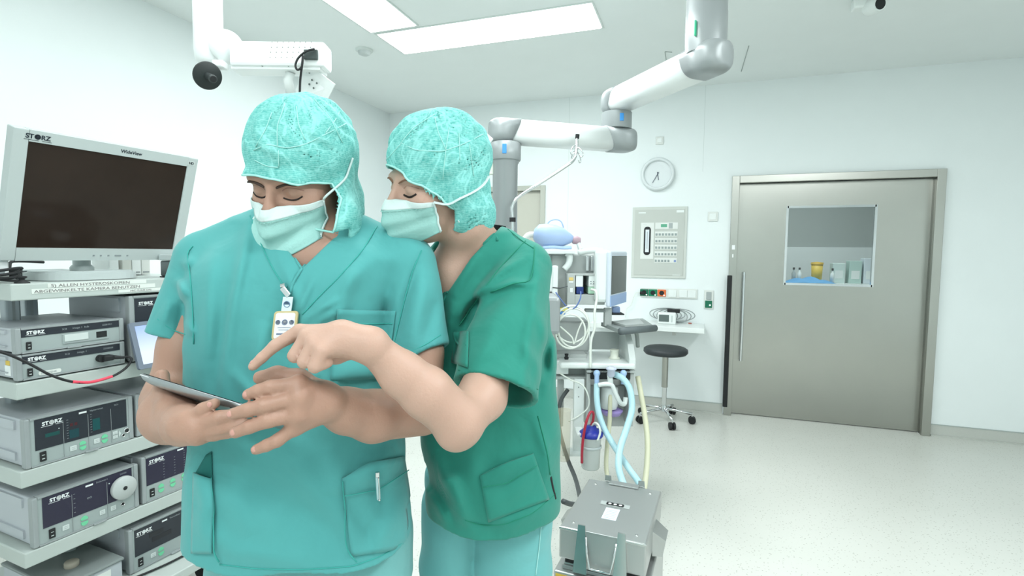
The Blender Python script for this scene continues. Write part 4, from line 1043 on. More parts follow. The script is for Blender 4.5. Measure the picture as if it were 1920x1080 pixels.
seam(bvW, [(812, 470), (826, 510), (839, 549)], .0026, 'neck_edge', m_scrubW, wtop_o, off=.001)
seam(bvW, [(985, 452), (935, 505), (885, 575), (860, 610)], .0011, 'neckband_seam', m_threadW, wtop_o)
seam(bvW, [(860, 694), (930, 712), (1008, 730)], .0009, 'sleeve_hem_seam', m_threadW, wtop_o, off=.0006)
seam(bvW, [(872, 975), (900, 985), (945, 984), (1000, 962), (1042, 925)], .0009, 'bottom_hem_seam', m_threadW, wtop_o, off=.0006)
wp_ = patch(bvW, lambda u, v: ((899+(1000-899)*u)+v*(17+12*u), (892-42*u-4*math.sin(PI*u))*(1-v)+v*(978-42*u)), 16, 14, .003, 'hip_pocket', m_scrubW, wtop_o, thick=.0025, sag=.006)
seam(bvW, [(903, 912), (950, 902), (1003, 870)], .0009, 'pocket_hem_seam', m_threadW, wp_, off=.010)
seam(bvW, [(1008, 780), (1026, 850), (1031, 890)], .0012, 'side_seam', m_threadW, wtop_o)
seam(bvW, [(1033, 894), (1037, 915), (1042, 935)], .0028, 'side_slit', m_dark, wtop_o, off=-.0008)
seam(bvW, [(850, 622), (853, 640), (862, 650), (878, 648)], .0022, 'chest_pocket_edge', m_scrubW, wtop_o, off=.004)
patch(bvW, [(850, 622), (880, 622), (878, 690), (848, 680)], 8, 8, .004, 'chest_pocket', m_scrubW, wtop_o, thick=.003, sag=.006)
# dark undershirt edge at the nape
h1, n1 = cast(bvW, 912, 424, 1.13)
ush = MB().mat(mat('undershirt_black', '15181a', .85))
L = [Vector(q(x, y, d)) for x, y, d in ((898, 416, 1.10), (915, 420, 1.13), (935, 422, 1.135), (948, 424, 1.13))]
vs = []
for i, a in enumerate(L): vs += [a, a+Vector((.004, .0, -.014-.004*i))]
ush.add(vs, [[2*i, 2*i+1, 2*i+3, 2*i+2] for i in range(len(L)-1)]); ush.build('undershirt_collar', parent=wom, solid=.004, soff=0, label='black undershirt collar')
# trousers
wl = [loft_([(.84, -.05, 1.19, .135, .105), (.92, -.05, 1.19, .145, .11), (1.0, -.045, 1.18, .14, .11)], n=2.3)]
wL = [chain_([(-.128, 1.195, .86), (-.143, 1.20, .72), (-.135, 1.215, .48), (-.130, 1.22, .10)], [.078, .066, .062, .060], .03), chain_([(.005, 1.18, .86), (.008, 1.185, .72), (.012, 1.215, .48), (.02, 1.22, .10)], [.094, .087, .072, .064], .03)]
def wtr(p):
    d = wl[0].fn(p); d = np.maximum(d, .86-p[:, 2])
    for L_ in wL:
        e = L_[0].fn(p)
        for c in L_[1:]: e = smin(e, c.fn(p), .02)
        d = smin(d, e, .006)
    return np.maximum(np.maximum(d-ripple(p, .0025, 24, 2.), .055-p[:, 2]), p[:, 2]-.96)
V, F = mesh_sdf(wtr, (-.26, 1.02, .03), (.20, 1.38, .98), .006, relax=1)
wtr_o = mesh_obj('trousers', V, F, m_trouW, wom); bvT = bvh_of(V, F)
seam(bvT, [(1015, 975), (1010, 1030), (1004, 1078)], .0012, 'side_seam', mat('thread_pale', 'a3dad6', .8), wtr_o, fb=1.2)
for cx in (-.127, .018): clog(cx, 1.18, wom, m_clog)
skWh = [cone_(L2W(WC, WRm, (-.0, -.045, -.05), ws), q(873, 402, 1.08), .068, .062, .03)]
wpl = (q(862, 437, 1.03), np.array([.35, .0, 1.0])/np.linalg.norm([.35, 0, 1.0]))
def exW(p, d): return np.maximum(d, -((p-wpl[0])@(wpl[1]*[1, 1, 1]))-.0)
WO = (.004, -.046, .080, .092, .010)
V, F = mesh_sdf(hood_fn(WC, WRm, ws, WO, skWh, exW, 2., 1), WC-.18, WC+.18, .003, relax=1)
hood_W = mesh_obj('surgical_hood', V, F, m_cap, wom); bvWh = bvh_of(V, F)
hood_edge(WC, WRm, ws, WO, bvWh, hood_W)
for pts in ([(752, 268), (780, 282), (830, 284), (870, 270), (905, 252)], [(836, 282), (830, 335)], [(752, 268), (775, 240), (815, 215)], [(836, 280), (822, 250), (815, 220)], [(836, 282), (842, 240)], [(860, 250), (862, 300)], [(880, 270), (888, 330)], [(725, 300), (752, 270)]):
    seam(bvWh, pts, .0009, 'hood_seam', m_cap_edge, hood_W, off=.0008, step=6)
wmk, wfn = mask_obj(WC, WRm, ws, wom, bvWs, wid=.070, drop=.104, topz=-.014, sidez=-.026)
ca = max((wfn(0., .0), wfn(1., .0)), key=lambda v: v.x)
pts = [ca]+[cast(bvWh, x, y)[0]+cast(bvWh, x, y)[1]*.0025 for x, y in ((840, 382), (862, 371), (888, 358), (905, 345), (914, 330))]
MB().mat(m_mask_w).tube(pts, .0034, 8, smooth=3, flat=.4).build('mask_tie', parent=wmk)
cb = max((wfn(0., 1.), wfn(1., 1.)), key=lambda v: v.x)
pts = [cb]+[cast(bvWh, x, y)[0]+cast(bvWh, x, y)[1]*.0025 for x, y in ((835, 424), (860, 414))]
MB().mat(m_mask_w).tube(pts, .0026, 8, smooth=3, flat=.4).build('mask_tie', parent=wmk)
face_bits(WC, WRm, bvWs, wbody, m_hairW, s=ws, browz=.018, thick=.0034, lt=.0019, cm='ac8676')
nail(q(478, 683, .757), q(474, 687, .757)-q(492, 670, .758), Vector((-.3, -.3, 1)), .0070, wbody)
place(wom, wbase)
# ================================================================== video tower on the left
CO = Vector((-1.998, 1.021, 0)); CU_ = Vector((.0802, .9968, 0)); CW = Vector((-.9968, .0802, 0))
CM = frame(CO, CU_, CW, (0, 0, 1))             # cart frame: x along the front, y to the back, z up
def cthing(name, lab, cat, x, y, z, group=None): return empty(name, lab, cat, mtx=CM @ Matrix.Translation((x, y, z)), group=group)
m_cart = mat('cart_enamel', 'b3bcb8', .4); m_alu = mat('cart_profile', 'a3abb0', .35, .3)
m_dev = mat('device_housing', 'aeb4b9', .45); m_bez = mat('device_bezel', '949b9c', .4); m_front = mat('device_front', '9aa5a4', .4)
m_pan = mat('device_panel_dark', '262b33', .3); m_pan2 = mat('device_panel_purple', '28263a', .3)
m_logo = mat('logo_white', 'e6ebeb', .5); m_logod = mat('logo_dark', '222c36', .5); m_btn = mat('button_pale', 'c6cfcd', .4)
m_grn = mat('button_green', '6fc79b', .4); m_txt = mat('print_grey', '8b9396', .5)
def logo(mb, x, y, z, h, m, X=None):
    """the maker's lettering: ST, ringed O, RZ with the line beneath"""
    F_ = frame((x, y, z), (1, 0, 0), (0, 0, 1), (0, -1, 0)) if X is None else X
    mb.text('ST', h*1.35, F_, m, bold=.0006)
    mb.lathe([(h*.56, 0), (h*.56, h*.06), (h*.47, h*.06), (h*.47, 0)], seg=24, M=F_ @ Matrix.Translation((h*2.10, h*.46, 0))).lathe([(h*.13, 0), (0, h*.05)], seg=12, M=F_ @ Matrix.Translation((h*2.10, h*.46, 0)))
    mb.text('RZ', h*1.35, F_ @ Matrix.Translation((h*2.72, 0, 0)), m, bold=.0006)
    mb.box((h*1.05, -h*.32, .0002), (h*2.6, h*.09, .0004), M=F_).box((h*3.8, -h*.32, .0002), (h*1.7, h*.09, .0004), M=F_)
cart = cthing('equipment_cart', 'tall grey equipment cart with five shelves on the left, holding stacked devices', 'equipment cart', .35, .25, 0)
CB = (.35, .25, 0)
def cpart(mb, nm, par, base, **k):
    o = mb.build(nm, parent=par, **k); o.location = tuple(-Vector(base)); return o
SH = [(1.337, 1.284), (1.025, .971), (.74, .685), (.472, .421), (.222, .17)]
for i, (zt, zb) in enumerate(SH):
    mb = MB().mat(m_cart).box((.345, .255, (zt+zb)/2), (.70, .51, zt-zb), .004); s = cpart(mb, 'shelf', cart, CB)
    if i == 0:
        lb = MB().mat(mat('label_tape', 'd6dbd6', .5)).b2(.090, .398, -.0012, 0, zt-.0165, zt-.002).b2(.047, .430, -.0012, 0, zt-.0335, zt-.0185).b2(.30, .47, -.0012, 0, zt-.046, zt-.036)
        lb.text('5) ALLEN HYSTEROSKOPIEN', .0135, frame((.098, -.0014, zt-.0145), (1, 0, 0), (0, 0, 1), (0, -1, 0)) @ Matrix.Diagonal((1.42, 1, 1, 1)), mat('tape_print', '6d6a6a', .6))
        lb.text('ABGEWINKELTE KAMERA BENUTZEN', .0135, frame((.053, -.0014, zt-.0315), (1, 0, 0), (0, 0, 1), (0, -1, 0)) @ Matrix.Diagonal((1.42, 1, 1, 1)), MATS['tape_print'])
        lb.text('MIC-TURM OP5', .0085, frame((.34, -.0014, zt-.0445), (1, 0, 0), (0, 0, 1), (0, -1, 0)) @ Matrix.Diagonal((1.3, 1, 1, 1)), MATS['tape_print'])
        lb.build('label_tape', parent=s)
for x, y in ((.115, .30), (.25, .49), (.60, .49)):
    mb = MB().mat(m_alu).b2(x-.022, x+.022, y-.022, y+.022, .10, 1.284, .006).mat(m_bez).b2(x-.004, x+.004, y-.0235, y-.021, .25, 1.28); cpart(mb, 'post', cart, CB)
for x in (.05, .64):
    mb = MB().mat(m_alu).b2(x-.035, x+.035, .0, .51, .10, .17, .01); f_ = cpart(mb, 'foot_rail', cart, CB)
    for y in (.05, .46):
        w = MB().mat(m_dark); w.cone((x-.022, y, .05), (x-.006, y, .05), .05, seg=24).cone((x+.006, y, .05), (x+.022, y, .05), .05, seg=24).mat(m_alu).box((x, y, .08), (.03, .05, .05), .006); w.build('castor', parent=f_)
# ---- front panels in device coordinates: x0..x1 along, z0..z1 up, front at y=F
def device(lab, x0, x1, z0, z1, F=.004, dep=.40, kind='tall', side=True, pan=m_pan):
    w = x1-x0; h = z1-z0
    e = cthing('medical_device', lab, 'medical device', x0, F, z0)
    MB().mat(m_dev).b2(.006, w-.006, .02, dep, .004, h-.003, .004).b2(.0, .006, .06, dep-.03, .02, h*.28).b2(0, .006, .06, dep-.03, h*.75, h-.01).build('housing', parent=e)
    fr = MB().mat(m_bez).b2(0, .016, -.004, .024, 0, h, .004).b2(w-.016, w, -.004, .024, 0, h, .004).b2(.016, w-.016, -.003, .022, h-.006, h).b2(.016, w-.016, -.003, .022, 0, .005); fr.build('bezel', parent=e)
    MB().mat(m_front).b2(.016, w-.016, 0, .02, .005, h-.006).build('front_plate', parent=e)
    return e, w, h
def P_(e, x0, x1, z0, z1, m, nm, t=.0015, bev=0, lab=None): return MB().mat(m).b2(x0, x1, -t, -.0002, z0, z1, bev).build(nm, parent=e, label=lab)
def power(e, x, z, s=1.0):
    MB().mat(m_dark).b2(x, x+.0145*s, -.004, -.0003, z, z+.026*s, .002).mat(m_btn).b2(x+.004*s, x+.010*s, -.0046, -.0041, z+.006*s, z+.0085*s).b2(x+.004*s, x+.010*s, -.0046, -.0041, z+.016*s, z+.0175*s).build('power_switch', parent=e)
def arrows(e, x, z, s=.0105):
    for sg in (1, -1):
        pts = [(-s, 0), (s, 0), (s, s*.7), (s*.35, s*1.35), (-s*.35, s*1.35), (-s, s*.7)]
        pts = [(a, b*sg) for a, b in pts][::sg]
        MB().mat(m_grn).prism(pts, .0002, .0022, frame((x, 0, z+sg*.0028), (1, 0, 0), (0, 0, 1), (0, -1, 0))).build('arrow_button', parent=e, label='green arrow button')
def square(e, x, z, w=.020, h=.017):
    s = MB().mat(m_btn).b2(x, x+w, -.002, -.0003, z, z+h, .001).mat(m_txt).b2(x+w*.25, x+w*.75, -.0024, -.0021, z+h*.3, z+h*.36).b2(x+w*.25, x+w*.75, -.0024, -.0021, z+h*.65, z+h*.7).build('square_button', parent=e)
def scale_marks(mb, x, z, n, dz, w=.005):
    for k in range(n): mb.b2(x, x+w, -.0021, -.0016, z+k*dz, z+k*dz+.0012)
def port(e, x, z, r, nm='socket'):
    MB().mat(m_chrome).lathe([(r, 0), (r, .004), (r*.8, .004), (r*.8, 0)], seg=24, c=(x, 0, z), axis=(0, -1, 0)).mat(m_dark).lathe([(r*.55, 0), (r*.55, .003), (0, .003)], seg=16, c=(x, 0, z), axis=(0, -1, 0)).build(nm, parent=e)
def foot(e, x): MB().mat(m_bez).b2(x, x+.04, -.010, .0, -.0008, .004, .001).build('front_foot', parent=e)
FR = lambda x, z: frame((x, -.0016, z), (1, 0, 0), (0, 0, 1), (0, -1, 0))
# two thin camera units on the second shelf
e, w, h = device('thin grey device with drive slot, upper of the two thin units', 0, .315, 1.115, 1.197)
p_ = P_(e, .016, w-.016, h-.030, h-.006, m_pan, 'dark_strip'); l = MB(); logo(l, .030, -.0016, h-.022, .0105, m_logo); l.mat(m_txt).text('image 1  hub', .0095, FR(.155, h-.020)); l.text('SCB', .008, FR(.125, h-.020)).text('22201011', .008, FR(.245, h-.020)); l.build('lettering', parent=p_)
power(e, .027, .010)
MB().mat(m_front).b2(.125, .265, -.002, 0, .013, .047, .001).mat(m_btn).b2(.13, .20, -.004, -.002, .022, .045, .001).mat(m_bez).b2(.127, .262, -.003, -.002, .0155, .0175).build('drive_cover', parent=e)
P_(e, .225, .258, .022, .043, m_dark, 'drive_slot', .003); foot(e, .135)
e, w, h = device('thin grey device with black camera plug, lower of the two thin units', 0, .315, 1.030, 1.112)
p_ = P_(e, .016, w-.016, h-.030, h-.006, m_pan, 'dark_strip'); l = MB(); logo(l, .030, -.0016, h-.022, .0105, m_logo); l.mat(m_txt).text('image 1', .0095, FR(.165, h-.020)); l.text('SCB', .008, FR(.13, h-.020)).text('22200020', .008, FR(.245, h-.020)); l.build('lettering', parent=p_)
power(e, .027, .010); MB().mat(MATS['label_tape']).prism(rrect(.062, .013, .006), .0003, .0012, frame((.087, 0, .014), (1, 0, 0), (0, 0, 1), (0, -1, 0))).mat(m_txt).text('SCHWENK', .009, frame((.062, -.0013, .0105), (1, 0, 0), (0, 0, 1), (0, -1, 0))).build('white_label', parent=e)
MB().mat(mat('label_yellow', 'd8b84a', .5)).b2(.0052, .0058, .05, .075, .045, .06).mat(m_logo).b2(.0050, .0057, .045, .08, .012, .044).build('side_sticker', parent=e)
MB().mat(m_dark).box((.248, -.016, .033), (.034, .034, .020), .005).cone((.262, -.022, .033), (.292, -.036, .028), .008, .005).cone((.232, -.002, .033), (.232, -.02, .033), .013).build('camera_plug', parent=e)
cb = cthing('camera_cable', 'black camera cable with red band looping across the front of the thin devices', 'cable', .0, 0, 1.06)
cp = [Vector(v) for v in ((-.12, -.03, 1.165), (-.05, -.035, 1.136), (.005, -.045, 1.096), (.06, -.06, 1.045), (.115, -.065, 1.012), (.169, -.065, .999), (.235, -.062, 1.004), (.285, -.055, 1.024), (.310, -.045, 1.050), (.300, -.036, 1.060), (.288, -.034, 1.058))]
o = MB().mat(m_dark).tube(cp, .0042, 8, smooth=6).build('cord', parent=cb); o.location = (0, 0, -1.06)
o = MB().mat(mat('cable_red', 'e0445a', .5)).tube(cp[4:7], .0050, 8, smooth=6).build('red_band', parent=cb); o.location = (0, 0, -1.06)
# tall unit right of them
e, w, h = device('tall grey device with dark upper panel, beside the thin devices, behind the leaning screen', .335, .66, 1.030, 1.275)
p_ = P_(e, .020, w-.016, h-.105, h-.010, m_pan, 'display_panel'); l = MB(); logo(l, .035, -.0016, h-.035, .0115, m_logo); l.build('lettering', parent=p_)
P_(e, .018, .07, .012, .05, m_dark, 'cable_opening', .003)
X = CM @ frame((.318, -.075, 1.012), (.995, .02, .0), Vector((0, .30, .95)).normalized(), Vector((0, -.95, .30)).normalized())
e = empty('touch_screen', 'grey tilted tablet screen glowing pale blue, leaning against the tall device on the second shelf', 'touch screen', mtx=X)
MB().mat(mat('screen_frame_blue_grey', '6c7684', .4)).prism(rrect(.25, .175, .008, cx=.125, cy=.0875), -.012, 0).build('frame', parent=e)
mm = mat('screen_glow', '7d8cb0', .2, emit=.62); nt, b = nodes('screen_glow')
tc = addn(nt, 'ShaderNodeTexCoord'); sp = addn(nt, 'ShaderNodeSeparateXYZ'); rp = addn(nt, 'ShaderNodeValToRGB')
rp.color_ramp.elements[0].color = lin('eef3fb'); rp.color_ramp.elements[1].color = lin('8ea4d8'); rp.color_ramp.elements[0].position = .06; rp.color_ramp.elements[1].position = .15
nt.links.new(tc.outputs['Object'], sp.inputs[0]); nt.links.new(sp.outputs['Y'], rp.inputs[0]); nt.links.new(rp.outputs[0], b.inputs['Emission Color'])
MB().mat(mm).b2(.018, .232, .016, .160, .0002, .001).build('display', parent=e)
# third shelf: pump unit and its neighbour
e, w, h = device('wide grey pump device with teal gauges and green arrows, third shelf left', .010, .335, .742, .903)
p_ = P_(e, .028, w-.022, .052, h-.008, m_pan, 'display_panel'); l = MB(); logo(l, .048, -.0016, h-.032, .0125, m_logo)
l.mat(m_logo).b2(.152, .175, -.0021, -.0016, h-.022, h-.016).mat(m_txt).text('Hysteromat', .0085, FR(.185, h-.022)).text('2631', .0075, FR(.262, h-.022))
scale_marks(l, .115, .065, 8, .009); scale_marks(l, .185, .065, 8, .009); l.mat(m_btn).sphere((.093, -.0025, .108), .002, seg=8); l.build('lettering', parent=p_)
for x0, z0, x1, z1, c in ((.055, .088, .095, .100, '0f4a48'), (.122, .062, .150, .092, '123f46'), (.192, .068, .215, .110, '0e4a4c'), (.125, .104, .133, .114, '4a1c22'), (.138, .104, .146, .114, '4a1c22')):
    MB().mat(mat('lcd_'+c, c, .3)).b2(x0, x1, -.0022, -.0016, z0, z1).build('gauge', parent=p_)
for x in (.105, .178, .250): P_(e, x, x+.001, .006, h-.030, m_bez, 'divider', .0019)
power(e, .038, .012, 1.25); square(e, .122, .018); arrows(e, .160, .027, .0095); square(e, .194, .020, .018); arrows(e, .228, .029, .0095); square(e, .255, .018, .016, .012); square(e, .255, .033, .016, .012)
MB().mat(m_btn).prism([(0, 0), (.007, .012), (0, .024)], .0002, .002, frame((.275, 0, .020), (1, 0, 0), (0, 0, 1), (0, -1, 0))).build('flow_arrow', parent=e)
port(e, .3015, .036, .010); port(e, .289, .022, .006); foot(e, .165)
MB().mat(mat('side_print', 'dfe5ea', .5)).text('CE', .02, frame((-.0003, .30, .05), (0, -1, 0), (0, 0, 1), (-1, 0, 0))).build('side_marking', parent=e)
e, w, h = device('grey device at the third shelf right, half hidden behind the arm', .345, .66, .742, .903)
p_ = P_(e, .016, w-.02, .050, h-.008, m_pan, 'display_panel'); l = MB(); logo(l, .028, -.0016, h-.030, .0115, m_logo); l.mat(m_btn).sphere((.03, -.002, .105), .002, seg=8); l.build('lettering', parent=p_); power(e, .026, .014, 1.25); arrows(e, .17, .028)
# fourth shelf: unit with the large dial, unit with green arrows
e, w, h = device('grey device with dark purple panel and large round dial, fourth shelf left', .020, .345, .474, .640, pan=m_pan2)
p_ = P_(e, .028, w-.022, .055, h-.008, m_pan2, 'display_panel'); l = MB(); logo(l, .048, -.0016, h-.030, .0125, m_logo); l.b2(.152, .175, -.0021, -.0016, h-.022, h-.016).mat(m_txt).text('Endomat n', .0085, FR(.185, h-.021)).text('203320', .0075, FR(.262, h-.021)); scale_marks(l, .115, .07, 5, .016); l.mat(m_btn).sphere((.226, -.002, .128), .0022, seg=8); l.mat(m_txt).text('oo', .014, FR(.155, .10)); l.build('lettering', parent=p_)
for x in (.11, .218): P_(e, x, x+.001, .006, h-.03, m_bez, 'divider', .0019)
MB().mat(mat('dial_silver', 'b4bab9', .35)).lathe([(.0, .0), (.040, 0), (.042, .004), (.042, .016), (.040, .019), (.0, .020)], seg=48, c=(.268, -.002, .098), axis=(0, -1, 0)).mat(m_dark).lathe([(.0075, .0202), (.006, .022), (0, .0215)], seg=20, c=(.268, -.002, .098), axis=(0, -1, 0)).build('pump_dial', parent=e, label='large round silver dial')
power(e, .042, .013, 1.25); square(e, .080, .022); arrows(e, .145, .028, .0105); square(e, .192, .024, .018); square(e, .228, .024, .018); port(e, .268, .034, .0075); foot(e, .17)
e, w, h = device('grey device with purple panel and three green arrow pairs, fourth shelf right', .357, .68, .474, .655)
p_ = P_(e, .018, .20, .065, h-.010, m_pan2, 'display_panel'); l = MB(); logo(l, .030, -.0016, h-.032, .0125, m_logo); l.b2(.14, .165, -.0021, -.0016, h-.02, h-.014).mat(m_txt); scale_marks(l, .082, .075, 7, .011); scale_marks(l, .125, .075, 7, .011); scale_marks(l, .165, .075, 9, .010); l.build('lettering', parent=p_)
power(e, .028, .016, 1.25); arrows(e, .072, .036); arrows(e, .118, .040); arrows(e, .165, .044); square(e, .182, .036, .016)
MB().mat(mat('plug_red', 'b8323a', .5)).lathe([(.009, 0), (.009, .016), (.005, .022), (0, .022)], seg=16, c=(.207, 0, .042), axis=(0, -1, 0)).build('red_socket', parent=e, label='red plug')
port(e, .235, .125, .024, 'light_guide_socket')
# lowest shelf
e, w, h = device('grey device with dark panel standing on the lowest visible shelf, beside the trousers', .302, .62, .224, .395)
p_ = P_(e, .022, w-.02, .058, h-.010, m_pan, 'display_panel'); l = MB(); logo(l, .030, -.0016, h-.034, .0125, m_logo); l.b2(.125, .145, -.0021, -.0016, h-.024, h-.018).mat(m_txt).text('Thermoflator', .008, FR(.155, h-.024)); l.build('lettering', parent=p_)
MB().mat(mat('lcd_dim', '1c1f25', .3)).b2(.075, .13, -.0022, -.0016, .108, .124).b2(.085, .16, -.0022, -.0016, .086, .104).build('gauge', parent=p_)
power(e, .032, .014, 1.25); square(e, .078, .024); arrows(e, .118, .032, .0105); port(e, .222, .040, .0095); foot(e, .155)
e = cthing('warming_unit', 'low grey box with round knob on the lowest shelf at the bottom edge', 'medical device', .17, .16, .224)
MB().mat(mat('unit_lid', '7f8786', .4)).box((0, 0, .088), (.21, .36, .012), .005).build('lid', parent=e)
MB().mat(m_dev).box((0, 0, .041), (.20, .35, .082), .006).build('housing', parent=e)
MB().mat(mat('knob_beige', 'a9a294', .5)).lathe([(.020, .094), (.022, .098), (.022, .110), (.019, .114), (0, .115)], seg=28, c=(-.01, -.075, 0)).build('knob', parent=e)
MB().mat(MATS['label_tape']).b2(-.08, .06, -.1765, -.1752, .02, .07).mat(m_txt).b2(-.07, .03, -.1772, -.1766, .055, .058).b2(-.07, .05, -.1772, -.1766, .045, .048).build('label', parent=e)
e = cthing('water_bottle', 'small clear bottle with yellow cap standing under the fourth shelf', 'bottle', .22, .22, .318)
MB().mat(mat('clear_plastic', 'c7d6d6', .15, trans=.5, alpha=.75)).lathe([(.0, 0), (.026, .0), (.028, .01), (.028, .05), (.018, .07), (.012, .078)], seg=24).build('body', parent=e)
MB().mat(MATS['label_yellow']).lathe([(.014, .074), (.014, .092), (0, .093)], seg=16).build('cap', parent=e)
e = cthing('device_cable', 'thin black cable curving over the lowest shelf in front of the grey device', 'cable', .4, -.06, .2)
o = MB().mat(m_dark).tube([Vector(v)-Vector((.4, -.06, .2)) for v in ((.24, -.02, .229), (.33, -.045, .229), (.42, -.06, .229), (.50, -.06, .232), (.56, -.05, .25), (.60, -.04, .29), (.62, -.03, .33))], .004, 8, smooth=6).build('cord', parent=e)
MB().mat(m_cart).b2(.02, .50, -.14, -.002, .186, .222, .004).build('pull_out_tray', parent=cart).location = tuple(-Vector(CB))
# ---- monitor on top
up = Vector((0, -.13, .41)).normalized(); xa = Vector((1, 0, 0)); nn = xa.cross(up)
X = CM @ frame((.003, .08, 1.407), xa, up, nn); mw, mh = .585, .425
mroot = cthing('monitor', 'large grey flat monitor with dark screen on top of the equipment cart', 'monitor', .27, .16, 1.338)
m_mon = mat('monitor_grey', 'b7c0bf', .4)
def mpart(mb, nm, par, **k):
    o = mb.build(nm, parent=par, **k); return o
XL = (CM @ Matrix.Translation((.27, .16, 1.338))).inverted() @ X
cs = MB().mat(m_mon); bx, by0, by1 = .040, .044, .036
for r in ((0, bx, 0, mh), (mw-bx, mw, 0, mh)): cs.box(((r[0]+r[1])/2, (r[2]+r[3])/2, -.02), (r[1]-r[0], mh, .04), .003, M=XL)
cs.box((mw/2, by0/2, -.02), (mw-2*bx, by0, .04), 0, M=XL).box((mw/2, mh-by1/2, -.02), (mw-2*bx, by1, .04), 0, M=XL).box((mw/2, mh/2, -.055), (mw-.05, mh-.05, .04), .012, M=XL)
cs = mpart(cs, 'casing', mroot)
ms_ = mat('dark_screen', '2b211b', .07, spec=.25, vary=.35, vscale=5)  # brown tint and mottling paint dim room reflections into the screen colour
mpart(MB().mat(ms_).box((mw/2, (mh+by0-by1)/2, -.006), (mw-2*bx, mh-by0-by1, .004), 0, M=XL), 'screen', mroot)
l = MB(); logo(l, 0, 0, 0, .0145, m_logod, XL @ Matrix.Translation((.030, mh-.0255, .0005))); l.text('WideView', .0165, XL @ Matrix.Translation((.300, mh-.024, .0005)), m_logod, bold=.0003); l.text('HD', .0135, XL @ Matrix.Translation((.548, mh-.026, .0012)), m_logod, bold=.0005)
l.mat(m_btn).box((.558, mh-.021, .0005), (.028, .016, .0008), M=XL).mat(m_txt)
for k, x in enumerate((.262, .285, .310, .342, .375)): l.box((x, .018, .0005), (.022 if k == 3 else .006, .005, .001), M=XL)
mpart(l, 'lettering', cs)
mpart(MB().mat(m_mon).lathe([(.036, .03), (.036, .042), (.03, .05), (.027, .052), (.027, .12)], seg=36, c=(0, .0, 0)), 'neck', mroot)
bs = MB().mat(m_mon); bs.prism([(a, b) for a, b in rrect(.31, .24, .09, 8)], 0, .024, Matrix.Translation((0, 0, .001)), smooth=False); bs.prism(rrect(.29, .22, .085, 8), .025, .031)
mpart(bs, 'stand_base', mroot)
# ---- small things on the top shelf
e = cthing('power_adapter', 'white adapter box with printed warning symbols left of the monitor stand', 'adapter', -.02, .10, 1.338)
MB().mat(m_white2).box((.01, .02, .045), (.09, .05, .06), .006).build('body', parent=e)
s = MB().mat(m_logo).b2(-.030, .050, -.0062, -.0052, .020, .070).mat(mat('symbol_red', 'b0908e', .6))
for x in (-.02, .0, .02): s.lathe([(.008, 0), (.008, .0005), (.0065, .0005), (.0065, 0)], seg=16, c=(x, -.0063, .058), axis=(0, -1, 0))
s.mat(m_txt).b2(.022, .042, -.0068, -.0063, .026, .044); s.build('label', parent=e)
e = cthing('coiled_cable', 'coil of black cable lying around the white adapter on the top shelf', 'cable', .0, .10, 1.338)
mb = MB().mat(m_dark)
for k in range(4): mb.tube([(.07*math.cos(t)*(1+.04*k)-.01, .055*math.sin(t)*(1+.05*k)+.01, .012+.0095*k+.006*math.sin(t*2+k)) for t in np.linspace(0, 2*PI, 24)[:-1]], .0045, 8, closed=True)
mb.tube([(.06, .05, .03), (.07, .08, .05), (.10, .12, .065), (.2, .16, .06)], .005, 8, smooth=5); mb.build('coil', parent=e)
e = cthing('rubber_stopper', 'small black rubber knob at the front left corner of the top shelf', 'stopper', .035, .025, 1.337)
MB().mat(m_dark).lathe([(.020, 0), (.019, .004), (.008, .010), (.007, .014), (.013, .018), (.013, .022), (0, .024)], seg=24).build('knob', parent=e)
e = cthing('dark_tray', 'dark flat tray lying behind the monitor stand on the top shelf', 'tray', .23, .40, 1.338)
MB().mat(m_dark).box((0, 0, .012), (.26, .14, .022), .004).mat(mat('tray_top', '7e8a8a', .4)).box((0, 0, .026), (.24, .12, .004), .002).build('tray', parent=e)
for k, (x, c) in enumerate(((.455, 'e7ecea'), (.505, 'd4d6cf'), (.543, 'e9edeb'), (.581, 'dcdfda'))):
    e = cthing('binder', 'white folder standing in a row behind the monitor', 'folder', x, .36, 1.338, group='folders behind the monitor')
    e['label'] = ['white folder nearest the monitor stand, in the row behind the screen', 'cream folder second in the row behind the monitor', 'white folder third in the row behind the monitor', 'pale grey folder last in the row, beside the steel box'][k]
    MB().mat(mat('folder_'+c, c, .5)).b2(-.018, .018, -.06, .06, .002, .085, .002).build('cover', parent=e); MB().mat(m_bez).b2(-.013, .013, -.0612, -.0602, .01, .016).build('label_edge', parent=e)
e = cthing('instrument_box', 'small brushed steel box with clear lid at the right end of the top shelf', 'box', .568, .028, 1.338)
MB().mat(mat('box_steel', '6f7677', .3, .9)).box((0, 0, .035), (.145, .085, .062), .006).build('body', parent=e)
MB().mat(mat('lid_pale', 'c9d3d3', .25)).box((0, 0, .080), (.155, .09, .026), .006).build('lid', parent=e)
MB().mat(m_dark).box((.01, -.047, .076), (.018, .006, .018), .002).build('latch', parent=e)
MB().mat(m_dark).box((0, 0, .002), (.15, .085, .004), .001).build('foot', parent=e)
